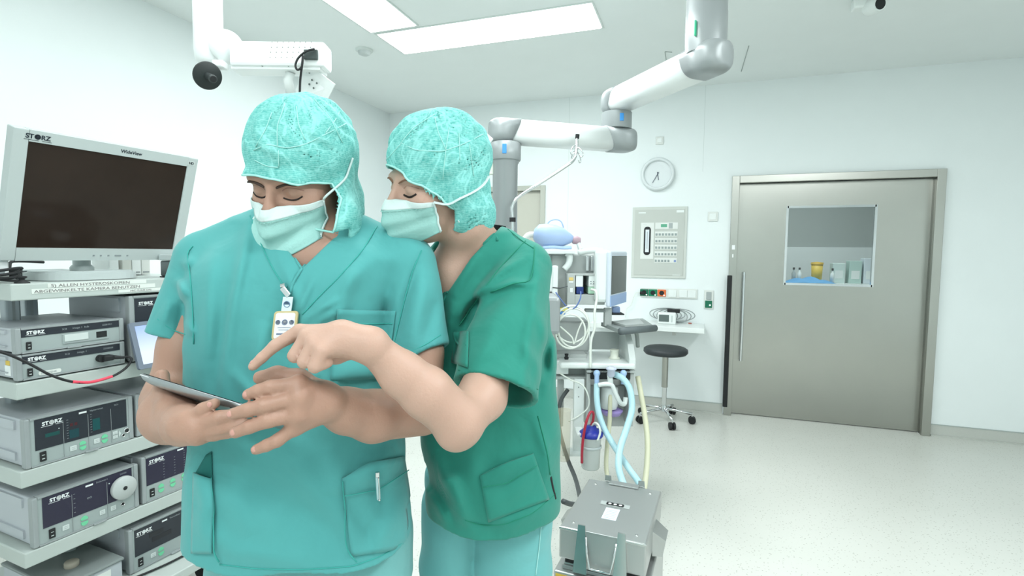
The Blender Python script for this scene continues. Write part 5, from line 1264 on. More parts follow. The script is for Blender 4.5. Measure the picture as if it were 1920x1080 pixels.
# ================================================================== ceiling arms and the workstation on the right
def qY(px, py, Y):
    r = FRC+FRR*((px-960)/FPX)-FRU*((py-540)/FPX); return np.array([0, 0, EYE])+r*(Y/r[1])
def pb(mb, x0, y0, x1, y1, Y, dep, bev=.004):
    a, b = qY(x0, y0, Y), qY(x1, y1, Y); mb.b2(a[0], b[0], Y, Y+dep, b[2], a[2], bev); return mb
def cthing2(name, lab, cat, base, group=None): return empty(name, lab, cat, mtx=CAMROT @ Matrix.Translation(base), group=group)
def part(mb, nm, par, base, **k):
    o = mb.build(nm, parent=par, **k); o.location = tuple(-Vector(base)); return o
V_ = Vector
m_armw = mat('arm_white', 'edf2f1', .3); m_armg = mat('arm_grey', '999fa0', .33, .15); m_blue = mat('brake_blue', '3f8fd4', .3); m_green = mat('brake_green', '3fb98d', .3)
# ---- pendant: ceiling column, upper arm, joint, lower arm, column carrying the workstation
A0 = V_(qY(1322, 115, 2.39)); Zu = A0.z
A1 = V_(qY(1157, 190, 3.02)); A1.z = Zu-.01
B0 = V_((A1.x, A1.y, Zu-.17)); B1 = V_(qY(948, 245, 2.85)); 
pbase = V_((A0.x, A0.y, ROOM_H))
pen = cthing2('ceiling_pendant', 'jointed white and grey ceiling pendant arm reaching from top centre right down behind the heads', 'ceiling arm', pbase)
part(MB().mat(m_armg).lathe([(.088, Zu+.03), (.088, Zu+.20), (.0865, Zu+.203), (.0865, ROOM_H-.03)], seg=48, c=(A0.x, A0.y, 0)), 'ceiling_column', pen, pbase)
part(MB().mat(m_armg).lathe([(.16, ROOM_H-.03), (.16, ROOM_H)], seg=48, c=(A0.x, A0.y, 0)), 'ceiling_flange', pen, pbase)
part(MB().mat(m_green).box((A0.x-.066, A0.y-.061, Zu+.115), (.022, .006, .065), .002, rot=(0, 0, .82)), 'brake_marker', pen, pbase)
def arm(a, b, w, h, e0, e1, nm, capA=True):
    """rounded hollow-section beam from a to b with grey end shells (e0, e1: overhang beyond the pivots)"""
    d = (b-a); L = d.length; d = V_((d.x, d.y, 0)).normalized(); s = d.cross(V_((0, 0, 1)))
    X = frame(a, d, -s, V_((0, 0, 1)))
    def beam(x0, x1, ww, hh, m, name, par, slant=0, end=0):
        mb = MB().mat(m); ring = rrect(ww, hh, min(ww, hh)*.38, 6); n = len(ring); vs = []; fs = []
        ts = [0, 1]; xs = [x0, x1]
        K = 8; secs = []
        if end == -1: secs = [(x0+ (1-math.cos(PI/2*k/K))*ww*.42, .25+.75*math.sin(PI/2*k/K)) for k in range(K+1)]+[(x1, 1)]
        elif end == 1: secs = [(x0, 1)]+[(x1-(1-math.cos(PI/2*k/K))*ww*.42, .25+.75*math.sin(PI/2*k/K)) for k in range(K, -1, -1)]
        else: secs = [(x0, 1), (x1, 1)]
        for i, (x, sc) in enumerate(secs):
            for y, z in ring:
                dx = 0
                if slant and ((end == -1 and i == len(secs)-1) or (end == 1 and i == 0)): dx = slant*(z/hh)
                vs.append((x+dx, y*sc, z*(sc*.5+.5)))
        for i in range(len(secs)-1):
            for k in range(n): j = (k+1) % n; fs.append([i*n+k, i*n+j, (i+1)*n+j, (i+1)*n+k])
        fs.append(list(range(n))[::-1]); fs.append([(len(secs)-1)*n+k for k in range(n)])
        mb.add(vs, fs, X, smooth=True); return part(mb, name, par, pbase)
    b_ = beam(e0*.3, L-e1*.3, w, h, m_armw, nm, pen)
    beam(-e0, e0*.55, w*1.05, h*1.05, m_armg, 'end_cap', b_, slant=.05, end=-1).location = (0, 0, 0)
    beam(L-e1*.5, L+e1, w*1.05, h*1.05, m_armg, 'end_cap', b_, slant=-.06, end=1).location = (0, 0, 0)
    return b_
arm(A0, A1, .16, .13, .12, .085, 'upper_arm')
part(MB().mat(m_armg).lathe([(.082, Zu-.155), (.084, Zu-.15), (.084, Zu-.065)], seg=40, c=(A1.x, A1.y, 0)), 'swivel_joint', pen, pbase)
part(MB().mat(m_blue).box((A1.x+.012, A1.y-.083, Zu-.105), (.022, .006, .042), .002), 'brake_marker', pen, pbase)
B0z = V_((B0.x, B0.y, Zu-.212)); B1z = V_((B1.x, B1.y, Zu-.212))
arm(B0z, B1z, .15, .125, .115, .09, 'lower_arm')
wz = 1.40
part(MB().mat(m_armg).lathe([(.080, Zu-.365), (.083, Zu-.36), (.083, Zu-.275), (.075, Zu-.27)], seg=40, c=(B1.x, B1.y, 0)), 'swivel_joint', pen, pbase)
part(MB().mat(m_blue).box((B1.x-.004, B1.y-.083, Zu-.315), (.022, .006, .05), .002), 'brake_marker', pen, pbase)
part(MB().mat(m_armg).lathe([(.067, .95), (.067, Zu-.385), (.073, Zu-.375), (.073, Zu-.364)], seg=40, c=(B1.x, B1.y, 0)), 'lift_column', pen, pbase)
# infusion hook pole bent up beside the column
P0 = [qY(961, 480, 2.74), qY(961, 412, 2.74), qY(961, 385, 2.74), qY(975, 367, 2.74), qY(1010, 345, 2.76), qY(1060, 312, 2.80), qY(1075, 300, 2.82), qY(1080, 285, 2.83), qY(1082, 258, 2.84)]
ip = cthing2('infusion_pole', 'bent chrome infusion pole with hooks rising in front of the lower pendant arm', 'infusion pole', P0[0])
part(MB().mat(m_chrome).tube(P0, .009, 10, smooth=5), 'rod', ip, P0[0])
part(MB().mat(m_dark).cone(qY(961, 416, 2.74), qY(961, 408, 2.74), .016).cone(qY(1082, 260, 2.84), qY(1083, 252, 2.84), .011), 'rod_collar', ip, P0[0])
hk = MB().mat(m_chrome)
for k, (dx, dy) in enumerate(((-.03, -.02), (.03, -.02), (-.02, .03), (.025, .03))):
    c = V_(qY(1081, 272+4*k, 2.83)); hk.tube([c, c+V_((dx*.6, dy*.6, -.01)), c+V_((dx, dy, -.03)), c+V_((dx*1.1, dy*1.1, -.045)), c+V_((dx*.8, dy*.8, -.055)), c+V_((dx*.5, dy*.5, -.04))], .003, 6, smooth=4)
part(hk, 'hooks', ip, P0[0])
e = cthing2('cable_clip', 'small white plastic clip on the pendant arm beside the green hood', 'clip', qY(914, 262, 2.75))
MB().mat(m_white).box((0, 0, 0), (.045, .02, .045), .006, rot=(0, .7, 0)).build('body', parent=e)
e = cthing2('infusion_bag', 'small clear infusion bag hanging beside the grey column', 'infusion bag', qY(918, 305, 2.84))
MB().mat(mat('bag_clear', 'dfe6da', .2)).box((0, 0, -.02), (.05, .02, .09), .008).build('bag', parent=e)

# ---- workstation
WBs = V_((B1.x+.35, 3.2, .40))
ws_ = cthing2('anaesthesia_workstation', 'white anaesthesia workstation with screen and work tray hanging from the pendant behind the green top', 'medical workstation', WBs)
Wp = lambda mb, nm, par=None, **k: (part(mb, nm, ws_, WBs, **k) if par is None else mb.build(nm, parent=par, **k))
m_ws = mat('station_white', 'e3eae8', .35); m_wsg = mat('station_grey', 'b4bab8', .4); m_wsd = mat('station_dark_grey', '8f9795', .45)  # the darkest grey is for support arm, brackets, door gap and screws
t = MB().mat(m_armg).b2(B1.x-.10, B1.x+.30, 2.76, 3.30, 1.02, 1.22, .02); Wp(t, 'mounting_bracket')
t = MB().mat(m_ws); pb(t, 1008, 468, 1078, 476, 3.12, .38, .004); o_top = Wp(t, 'top_shelf')
# curved white side arch
mb = MB().mat(m_ws)
mb.tube([qY(1062, 474, 3.16), qY(1068, 480, 3.16), qY(1066, 495, 3.16), qY(1058, 505, 3.16)], .02, 8, smooth=4); Wp(mb, 'arch')
t = MB().mat(m_wsg); pb(t, 1006, 476, 1064, 580, 3.2, .30, .01); cab = Wp(t, 'housing')
t = MB().mat(m_wsd); pb(t, 1033, 478, 1035, 520, 3.197, .002, 0); Wp(t, 'door_gap', cab)
t = MB().mat(m_wsg); pb(t, 1064, 476, 1135, 515, 3.22, .26, .01); Wp(t, 'housing')
t = MB().mat(m_chrome); pb(t, 1099, 480, 1104, 508, 3.19, .02, .003); pb(t, 1108, 480, 1113, 508, 3.19, .02, .003); Wp(t, 'bracket')
t = MB().mat(m_wsg); pb(t, 1064, 513, 1078, 571, 3.08, .3, .004); pb(t, 1078, 513, 1134, 517, 3.08, .3, 0); pb(t, 1078, 552, 1134, 572, 3.08, .3, .004); pb(t, 1078, 517, 1134, 552, 3.30, .05, 0); rack = Wp(t, 'module_rack')
t = MB().mat(m_ws); pb(t, 1080, 516, 1093, 538, 3.085, .2, .003); mod = Wp(t, 'module', rack)
t = MB().mat(m_ws); pb(t, 1104, 516, 1129, 538, 3.085, .2, .003).mat(m_txt); [pb(t, x, y, x+2, y+2, 3.083, .001, 0) for x in (1107, 1112, 1118, 1124) for y in (527, 531)]; Wp(t, 'module', rack)
for x0, x1, c, nm in ((1081, 1094, '243a78', 'blue_socket'), (1103, 1117, 'a8cdb4', 'green_socket'), (1118, 1129, 'a3364c', 'red_socket')):
    t = MB().mat(mat('conn_'+c, c, .4)); pb(t, x0, 538, x1, 551, 3.085, .2, .002); Wp(t, nm, rack)
t = MB().mat(mat('sticker_yellow', 'e0c678', .5)); pb(t, 1067, 520, 1075, 526, 3.078, .001, 0).mat(m_logo); pb(t, 1067, 527, 1075, 530, 3.078, .001, 0); pb(t, 1069, 540, 1074, 548, 3.078, .001, 0); Wp(t, 'sticker', rack)
# patient screen, turned towards the door
s0, s1 = qY(1135, 570, 3.10), qY(1175, 470, 3.30)
a = V_(qY(1144, 577, 3.02)); bq = V_(qY(1174, 571, 3.36)); at_ = V_(qY(1143, 470, 3.02)); xh = (bq-a); xh.z = 0; sw = xh.length; xh.normalize(); sh_ = at_.z-a.z; nrm = xh.cross(V_((0, 0, 1)))
X = frame(a, xh, V_((0, 0, 1)), nrm)
t = MB().mat(mat('screen_frame_white', 'cfd9e4', .35)).b2(0, sw, 0, sh_, -.03, 0, .012, M=X).mat(mat('screen_chin_blue', '9db8e2', .35)).b2(.004, sw-.004, .004, .068, -.002, .002, .001, M=X); scn = Wp(t, 'screen_frame')
t = MB().mat(mat('screen_off', '555b58', .2)).b2(.012, sw-.02, .075, sh_-.03, .0005, .002, 0, M=X); o = part(t, 'screen', ws_, WBs); 
t = MB().mat(m_ws); pb(t, 1118, 468, 1142, 568, 3.04, .10, .02); Wp(t, 'screen_housing')
t = MB().mat(m_ws); t.tube([qY(1085, 474, 3.15), qY(1105, 470, 3.12), qY(1130, 470, 3.1)], .018, 8, smooth=3); Wp(t, 'cable_cover')
t = MB().mat(mat('stand_blue', '8ba3cc', .35)); pb(t, 1148, 575, 1163, 588, 3.2, .04, .008); t.mat(m_dark); pb(t, 1146, 588, 1171, 591, 3.15, .1, .004); Wp(t, 'screen_foot')
# support arm and keyboard tray
t = MB().mat(m_wsg); pb(t, 1134, 578, 1147, 612, 3.12, .05, .006).mat(m_wsd); pb(t, 1098, 580, 1136, 586, 3.12, .06, .004); Wp(t, 'support_arm')
K = [V_(qY(1127, 612, 3.22)), V_(qY(1163, 619, 2.90)), V_(qY(1229, 604, 3.05)), V_(qY(1205, 597, 3.45))]
zk = sum(k.z for k in K)/4
t = MB().mat(mat('tray_grey', '8f9796', .45)); t.add([(k.x, k.y, zk) for k in K]+[(k.x, k.y, zk-.022) for k in K], [[0, 3, 2, 1][::-1], [4, 5, 6, 7][::-1], [0, 1, 5, 4][::-1], [1, 2, 6, 5][::-1], [2, 3, 7, 6][::-1], [3, 0, 4, 7][::-1]]); kt = Wp(t, 'keyboard_tray')
t = MB().mat(mat('palm_rest', '5e6769', .5)); t.tube([V_((K[1].x, K[1].y, zk-.008)), V_((K[2].x, K[2].y, zk-.008))], .020, 12); Wp(t, 'palm_rest', kt)
t = MB().mat(m_wsg); c = [(K[0]*.8+K[2]*.2), (K[1]*.8+K[3]*.2), (K[2]*.8+K[0]*.2), (K[3]*.8+K[1]*.2)]; t.add([(k.x, k.y, zk+.001+d) for d in (0, .012) for k in c], [[4, 5, 6, 7], [0, 1, 5, 4], [1, 2, 6, 5], [2, 3, 7, 6], [3, 0, 4, 7]]); Wp(t, 'keyboard', kt)
t = MB().mat(m_wsd); t.tube([qY(1190, 618, 3.1), qY(1194, 628, 3.12), qY(1196, 650, 3.15)], .012, 8, smooth=3); Wp(t, 'tray_bracket')
# body behind the tray, worktop with splash panel and rounded side
t = MB().mat(m_wsg); pb(t, 1040, 603, 1105, 660, 3.24, .25, .012); Wp(t, 'housing')
t = MB().mat(m_dark); [pb(t, 1043, y, 1048, y+2, 3.237, .002, 0) for y in (612, 618, 624, 630)]; Wp(t, 'vent_slots')
t = MB().mat(mat('splash_panel', 'c3cac8', .3)); pb(t, 1108, 622, 1180, 656, 3.30, .03, .004); Wp(t, 'back_panel')
zt = qY(1130, 660, 3.2)[2]
x0 = qY(1050, 690, 2.98)[0]; x1 = qY(1192, 690, 2.98)[0]; ztop = qY(1120, 681, 2.98)[2]
Wp(MB().mat(m_ws).b2(x0, x1, 2.98, 3.36, ztop-.035, ztop, .012), 'worktop')
t = MB().mat(m_ws); ring = [(2.99, ztop-.03), (2.99, ztop+.02), (3.05, ztop+.10), (3.15, ztop+.16), (3.30, ztop+.165), (3.33, ztop+.12), (3.33, ztop-.03)]
t.prism([(y, z) for y, z in ring], x1-.035, x1, frame((0, 0, 0), (0, 1, 0), (0, 0, 1), (1, 0, 0))); Wp(t, 'side_cheek')
t = MB().mat(m_wsg); pb(t, 1100, 694, 1192, 700, 3.0, .3, .003); pb(t, 1100, 700, 1106, 800, 3.02, .3, .004); pb(t, 1180, 700, 1187, 800, 3.02, .3, .004); pb(t, 1106, 722, 1180, 800, 3.14, .2, .004); Wp(t, 'lower_housing')
t = MB().mat(m_dark); pb(t, 1108, 694, 1182, 712, 3.0, .05, .003); bk = Wp(t, 'breathing_block')
t = MB().mat(mat('port_pale_blue', 'a9c6ea', .3)); 
for x in (1119, 1169): t.sphere(qY(x, 700, 2.985), .02, seg=16).cone(qY(x, 700, 2.975), qY(x, 720, 2.97), .014)
Wp(t, 'hose_port', bk)
t = MB().mat(m_ws); t.lathe([(.045, 0), (.05, .02), (.05, .12), (.045, .13), (0, .13)], seg=28, c=qY(1142, 765, 3.08)); ab = Wp(t, 'absorber_canister')
t = MB().mat(mat('absorber_lid', 'a895d6', .35)); t.lathe([(0, -.035), (.05, -.03), (.066, -.005), (.066, .0), (.05, .004)], seg=32, c=qY(1147, 768, 3.08)); Wp(t, 'absorber_cap', ab)
t = MB().mat(m_ws); t.tube([qY(1122, 722, 2.94), qY(1135, 720, 2.93), qY(1147, 722, 2.92), qY(1153, 735, 2.92), qY(1163, 755, 2.92), qY(1171, 757, 2.93), qY(1173, 745, 2.94)], .013, 10, smooth=5); t.tube([qY(1143, 700, 2.94), qY(1145, 722, 2.93)], .016, 10); Wp(t, 'elbow_connector')
t = MB().mat(mat('filter_clear', 'c9cfe0', .25)); t.lathe([(.012, -.03), (.022, -.02), (.022, .01), (.03, .014), (.03, .022), (.012, .03)], seg=20, c=qY(1146, 697, 2.92)); Wp(t, 'filter')
# left side rail column with holder
t = MB().mat(m_ws); pb(t, 1077, 711, 1093, 855, 3.02, .05, .004); rl = Wp(t, 'accessory_rail')
t = MB().mat(m_wsd); [t.lathe([(.004, 0), (0, .003)], seg=10, c=qY(1085, y, 3.018), axis=(0, -1, 0)) for y in (726, 744)]; Wp(t, 'screws', rl)
t = MB().mat(m_ws); pb(t, 1055, 851, 1095, 856, 2.98, .10, .002); Wp(t, 'rail_shelf')
t = MB().mat(m_wsg); pb(t, 1042, 664, 1100, 706, 3.12, .24, .006); pb(t, 1040, 706, 1100, 712, 3.05, .3, .004); Wp(t, 'side_drawer')
t = MB().mat(m_wsg); pb(t, 1046, 712, 1056, 800, 3.14, .05, .004); Wp(t, 'frame_post')
t = MB().mat(m_ws); pb(t, 1042, 676, 1066, 702, 3.05, .06, .006); Wp(t, 'control_box')
t = MB().mat(m_dark).lathe([(.010, 0), (.014, .02), (.008, .025), (.012, .04), (0, .042)], seg=16, c=qY(1062, 676, 3.08)); Wp(t, 'control_knob')
t = MB().mat(m_ws); pb(t, 1022, 503, 1044, 548, 3.06, .06, .01); pb(t, 1036, 498, 1046, 560, 3.05, .08, .01); Wp(t, 'vaporiser_bracket')
# ---- things on and around it
p = qY(1042, 467, 3.2)
e = cthing2('resuscitation_bag', 'pale blue resuscitation bag lying on top of the workstation', 'resuscitation bag', p)
X = Matrix.Rotation(PI/2, 4, 'Y')
m_bag = mat('bag_blue', 'a9c1e6', .35)
MB().mat(m_bag).lathe([(.0, -.13), (.03, -.125), (.062, -.10), (.072, -.05), (.070, .0), (.058, .05), (.035, .09), (.018, .115), (0, .12)], seg=32, M=Matrix.Translation((-.01, 0, .075)) @ Matrix.Rotation(PI/2+.12, 4, 'Y')).build('bag', parent=e)
MB().mat(mat('valve_rose', 'b59aa6', .4)).lathe([(.02, 0), (.025, .01), (.025, .03), (.015, .05)], seg=20, M=Matrix.Translation((.10, 0, .055)) @ Matrix.Rotation(PI/2, 4, 'Y')).mat(m_white).cone((.13, 0, .05), (.15, -.01, .0), .012, .016).build('valve', parent=e)
MB().mat(m_bag).tube([(-.06, 0, .14), (-.035, 0, .17), (.0, 0, .178), (.03, 0, .165), (.045, 0, .13)], .004, 6, smooth=5).build('strap', parent=e)
MB().mat(mat('tube_white', 'e6e9e4', .3)).tube([(-.13, 0, .085), (-.17, -.01, .08), (-.20, -.02, .03), (-.21, -.02, -.06), (-.20, -.02, -.12)], .018, 10, smooth=5).build('corrugated_tube', parent=e)
MB().mat(mat('cloth_blue', 'b8d2f2', .7)).tube([(-.08, -.04, .008), (-.02, -.05, .012), (.04, -.04, .008), (.09, -.03, .01)], .010, 8, smooth=4).build('cloth', parent=e)
c = qY(1135+17, 668, 3.12); c[2] = ztop
e = cthing2('plastic_cup', 'small pale plastic cup standing on the white worktop', 'cup', c)
MB().mat(mat('cup_pale', 'd8ddd0', .3)).lathe([(0, 0), (.034, 0), (.034, .008), (.024, .012), (.024, .045), (.028, .055), (.026, .056), (.022, .05)], seg=28).build('body', parent=e)
def hose(name, lab, cat, pts, r, m, nm='hose', grp=None, extra=None):
    e = cthing2(name, lab, cat, pts[0], group=grp); part(MB().mat(m).tube(pts, r, 12, smooth=8), nm, e, pts[0]); return e
m_hb = mat('hose_blue', 'b2d9e2', .35, bump=.2, bscale=120); m_hc = mat('hose_cream', 'dcdcc0', .4); m_tube = mat('tube_clear', 'e3e9e1', .25); m_hk = mat('hose_black', '4c5152', .45)
hose('breathing_hose', 'light blue breathing hose starting at the left port and crossing to the right', 'hose', [qY(1119, 720, 2.96), qY(1119, 745, 2.93), qY(1123, 775, 2.90), qY(1135, 808, 2.85), qY(1157, 845, 2.75), qY(1180, 880, 2.62), qY(1200, 910, 2.55), qY(1206, 950, 2.5), qY(1190, 990, 2.42)], .0165, m_hb, grp='breathing hoses')
hose('breathing_hose', 'light blue breathing hose starting at the right port and crossing to the left', 'hose', [qY(1152, 702, 2.95), qY(1168, 710, 2.90), qY(1181, 730, 2.86), qY(1185, 765, 2.82), qY(1176, 800, 2.76), qY(1163, 840, 2.66), qY(1160, 875, 2.58), qY(1168, 905, 2.52), qY(1180, 930, 2.45), qY(1190, 975, 2.4)], .0175, m_hb, grp='breathing hoses')
hose('scavenging_hose', 'cream hose hanging down behind the crossed blue hoses', 'hose', [qY(1144, 740, 3.04), qY(1143, 790, 3.0), qY(1138, 840, 2.95), qY(1137, 880, 2.9), qY(1145, 920, 2.8), qY(1160, 960, 2.7)], .0125, m_hc, grp='cream hoses')
hose('scavenging_hose', 'cream hose curving down to the right of the blue hoses', 'hose', [qY(1196, 706, 3.10), qY(1202, 740, 3.05), qY(1209, 780, 3.0), qY(1214, 825, 2.92), qY(1213, 870, 2.85), qY(1208, 915, 2.75), qY(1200, 960, 2.65)], .0155, m_hc, grp='cream hoses')
hose('black_hose', 'black hose running down beside the green trousers to the steel container', 'hose', [qY(1065, 730, 3.1), qY(1052, 750, 3.08), qY(1048, 775, 3.06), qY(1050, 810, 3.04), qY(1064, 860, 2.95), qY(1078, 895, 2.8), qY(1086, 925, 2.6), qY(1088, 945, 2.45), qY(1070, 945, 2.35), qY(1056, 940, 2.3)], .012, m_hk)
# coil of clear tubing hanging on the front
pts = []
cc = V_(qY(1072, 608, 3.0))
e = cthing2('tubing_coil', 'coil of clear white tubing hanging on the front of the workstation', 'tubing', cc)
for k, (rx, rz, dx) in enumerate(((.098, .105, 0), (.090, .112, .01), (.085, .098, -.008))):
    MB().mat(m_tube).tube([(dx+rx*math.cos(t), -.006*k, rz*math.sin(t)-.02*k) for t in np.linspace(0, 2*PI, 28)[:-1]], .0055, 8, closed=True).build('loop', parent=e)
MB().mat(m_tube).tube([V_(qY(*v, 2.99))-cc for v in ((1050, 612), (1072, 632), (1076, 645), (1084, 620), (1093, 600))], .0045, 8, smooth=5).build('loop_end', parent=e)
hose('sensor_cable', 'white sensor cable with thick plug dropping from the green module socket', 'cable', [qY(1109, 543, 3.04), qY(1117, 546, 3.0), qY(1119, 560, 2.99), qY(1115, 585, 2.98), qY(1115, 615, 2.98), qY(1108, 640, 2.98), qY(1107, 690, 2.97)], .0075, m_tube)
hose('sensor_cable', 'thin blue sensor cable looping from the blue module socket', 'cable', [qY(1089, 547, 3.04), qY(1088, 560, 3.0), qY(1078, 577, 2.99), qY(1065, 577, 3.0), qY(1052, 562, 3.0), qY(1042, 548, 3.02)], .0038, mat('cable_blue', '5b74ac', .4))
hose('sensor_cable', 'thin dark cable entering the module rack from the left', 'cable', [qY(1036, 539, 3.05), qY(1050, 540, 3.05), qY(1064, 537, 3.07)], .003, m_hk)
for nm, lab, c0, rect in (('yellow_packet', 'small yellow packet beside the coiled tubing', 'e8e07a', (1049, 578, 1066, 584)), ('blue_packet', 'small blue packet beside the coiled tubing', '4d8fe0', (1043, 584, 1060, 590))):
    a_ = V_(qY((rect[0]+rect[2])/2, rect[3], 3.12)); e = cthing2(nm, lab, 'packet', a_)
    t = MB().mat(mat('pk_'+c0, c0, .5)); pb(t, *rect, 3.10, .06, .004); part(t, 'wrapper', e, a_)
# suction canister with blue lid
c = V_(qY(1107, 878, 2.86)); e = cthing2('suction_canister', 'clear suction canister with dark blue lid and red tube hanging at the workstation', 'canister', c)
m_can = mat('canister_clear', 'd3dad8', .2, alpha=.8)
MB().mat(m_can).lathe([(.0, 0), (.046, .003), (.05, .01), (.055, .17), (.058, .175), (.058, .19)], seg=36).mat(mat('canister_ring', 'b9c2c2', .3)).lathe([(.0565, .12), (.059, .122), (.059, .132), (.0565, .134)], seg=36).build('jar', parent=e)
MB().mat(mat('lid_blue', '27349a', .35)).lathe([(.064, .185), (.067, .19), (.066, .205), (.045, .222), (.03, .226), (.028, .24), (0, .242)], seg=36).build('lid', parent=e)
MB().mat(mat('tube_red', 'a8283c', .35)).tube([(-.055, -.05, .05), (-.056, -.055, .12), (-.05, -.055, .20), (-.035, -.05, .28), (-.012, -.03, .325), (.006, -.02, .32), (.008, -.01, .28), (.0, 0, .245)], .0075, 8, smooth=6).build('suction_tube', parent=e, label='red suction tube')
MB().mat(m_tube).tube([(.0, 0, .24), (.018, -.02, .265), (.035, -.045, .255), (.04, -.055, .22), (.025, -.06, .18)], .006, 8, smooth=5).build('connector_tube', parent=e)
t = MB().mat(m_ws).box((-.06, .03, .20), (.04, .12, .012), .003).build('holder', parent=e)
# clear catheter holder left of the rail
c = V_(qY(1056, 862, 2.95)); e = cthing2('catheter_holder', 'tall clear catheter tube beside the green top', 'holder', c)
MB().mat(mat('holder_amber', 'd9d2b4', .2, alpha=.28)).lathe([(.0, 0), (.036, 0), (.038, .005), (.040, .29), (.042, .292), (.040, .293)], seg=28).build('tube', parent=e)
MB().mat(m_logo).b2(-.06, -.022, -.03, -.025, .0, .12).build('label', parent=e)
# rail-hung white things at the far left of the station
e_ = V_(qY(1090, 690, 3.0))
hose('suction_tubing', 'thin clear tube looping between the rail and the side drawer', 'tubing', [qY(1050, 700, 3.02), qY(1070, 712, 3.0), qY(1092, 722, 2.99), qY(1104, 745, 2.98), qY(1102, 765, 2.98), qY(1085, 780, 2.99), qY(1066, 790, 2.98)], .0045, m_tube)

# ---- ECG device with its cables on the wall shelf
xe, ze = -.225, .822
e = empty('ecg_device', 'small white portable monitor with grey display lying on the wall shelf', 'medical device', (xe, BACK-.16, ze))
MB().mat(m_white).b2(-.10, .06, -.03, .03, 0, .105, .01).build('body', parent=e)
MB().mat(mat('lcd_grey', '5e6a68', .3)).b2(-.088, .0, -.0325, -.0305, .022, .085, .002).build('display', parent=e)
MB().mat(m_btn).b2(.018, .03, -.0325, -.0305, .02, .08, .001).build('buttons', parent=e)
e = empty('cable_bundle', 'bundle of grey lead cables wound behind the white portable monitor', 'cable', (xe+.03, BACK-.10, ze))
mb = MB().mat(mat('lead_grey', '9aa2a2', .5))
for k in range(6):
    sx = -1 if k < 3 else 1
    mb = MB().mat(MATS['lead_grey']); mb.tube([((.06+.013*k)*math.cos(t)*1.25+.0*sx+(-.05 if k % 2 else .05), .01*math.sin(3*t+k)-.02, .065+.055*math.sin(t)+.004*k) for t in np.linspace(0, 2*PI, 22)[:-1]], .0045, 6, closed=True).build('lead', parent=e)
MB().mat(m_dark).b2(-.05, .06, -.045, .01, .10, .135, .006).build('wrap', parent=e, label='black strap')
MB().mat(mat('clip_red', 'a85a50', .5)).box((.15, -.03, .012), (.03, .012, .012), .003).build('clip', parent=e)
a0 = onp(1190, 548, 1, BACK-.03); e = empty('charger_cable', 'thin white cable with black plug hanging from the green wall socket', 'cable', a0)
MB().mat(m_tube).tube([V_(onp(*v, 1, BACK-.03))-a0 for v in ((1203, 548), (1193, 549), (1188, 558), (1183, 572), (1175, 580), (1173, 595))], .003, 6, smooth=4).build('cord', parent=e)
MB().mat(m_dark).cone(V_(onp(1200, 549, 1, BACK-.03))-a0, V_(onp(1207, 550, 1, BACK-.03))-a0, .014).build('plug', parent=e)

# ---- steel container on its trolley, front centre right
# corners of the lid measured on the plane z = 0.50
N0, N1 = V_((-.424, 1.736, 0)), V_((-.128, 1.717, 0)); F1_, F0_ = V_((onp(1241, 920, 2, .5)).xy.to_3d()), V_((onp(1104, 897, 2, .5)).xy.to_3d())
xa = ((N1-N0).normalized()+(F1_-F0_).normalized()).normalized(); ya = V_((-xa.y, xa.x, 0)); cw = .298; cl = .43
cen = (N0+N1+F0_+F1_)/4
CTM = frame((cen.x, cen.y, 0), xa, ya, (0, 0, 1))
m_ct = mat('container_steel', 'b4b7b6', .34, .75); m_ct2 = mat('container_steel_bright', 'c3c6c4', .22, .95)
e = empty('sterile_container', 'closed steel sterilising container with clamp handles, on the trolley at the lower centre right', 'steel container', mtx=CTM @ Matrix.Translation((0, 0, .372)))
h0 = .372
t = MB().mat(m_ct).b2(-cw/2, cw/2, -cl/2, cl/2, .016, .128, .006); lid = t.build('lid', parent=e)
MB().mat(m_ct2).b2(-cw/2-.001, cw/2+.001, -cl/2-.002, -cl/2+.004, .120, .129, .002).build('lid_edge', parent=lid)
MB().mat(m_dark).b2(-cw/2+.02, cw/2-.02, -cl/2+.012, cl/2-.012, .0, .016).build('seal', parent=e)
for x, y in ((-.11, -.17), (.11, -.17), (-.11, .17), (.11, .17)): MB().mat(m_ct2).lathe([(.006, .128), (.005, .1305), (0, .131)], seg=14, c=(x, y, 0)).build('rivet', parent=lid)
t = MB().mat(mat('plate_grey', 'a9b0ae', .4)).b2(-.055, .055, .005, .035, .1282, .1292); pl = t.build('indicator_plate', parent=lid)
t = MB().mat(m_dark).prism(rrect(.066, .022, .005), .1293, .1305, Matrix.Translation((0, .02, 0))); t.mat(m_logo); [t.lathe([(.0062, .1306), (0, .1322)], seg=16, c=(x, .02, 0)) for x in (-.02, 0, .02)]; t.build('indicator_dots', parent=pl)
t = MB().mat(mat('label_blue_white', 'd7e2ec', .4)).b2(-.027, .025, -.10, -.012, .1282, .1289).mat(m_txt); [t.b2(-.020, .018, -.09+.012*k, -.0885+.012*k, .1289, .1292) for k in range(6)]; t.build('paper_label', parent=lid)
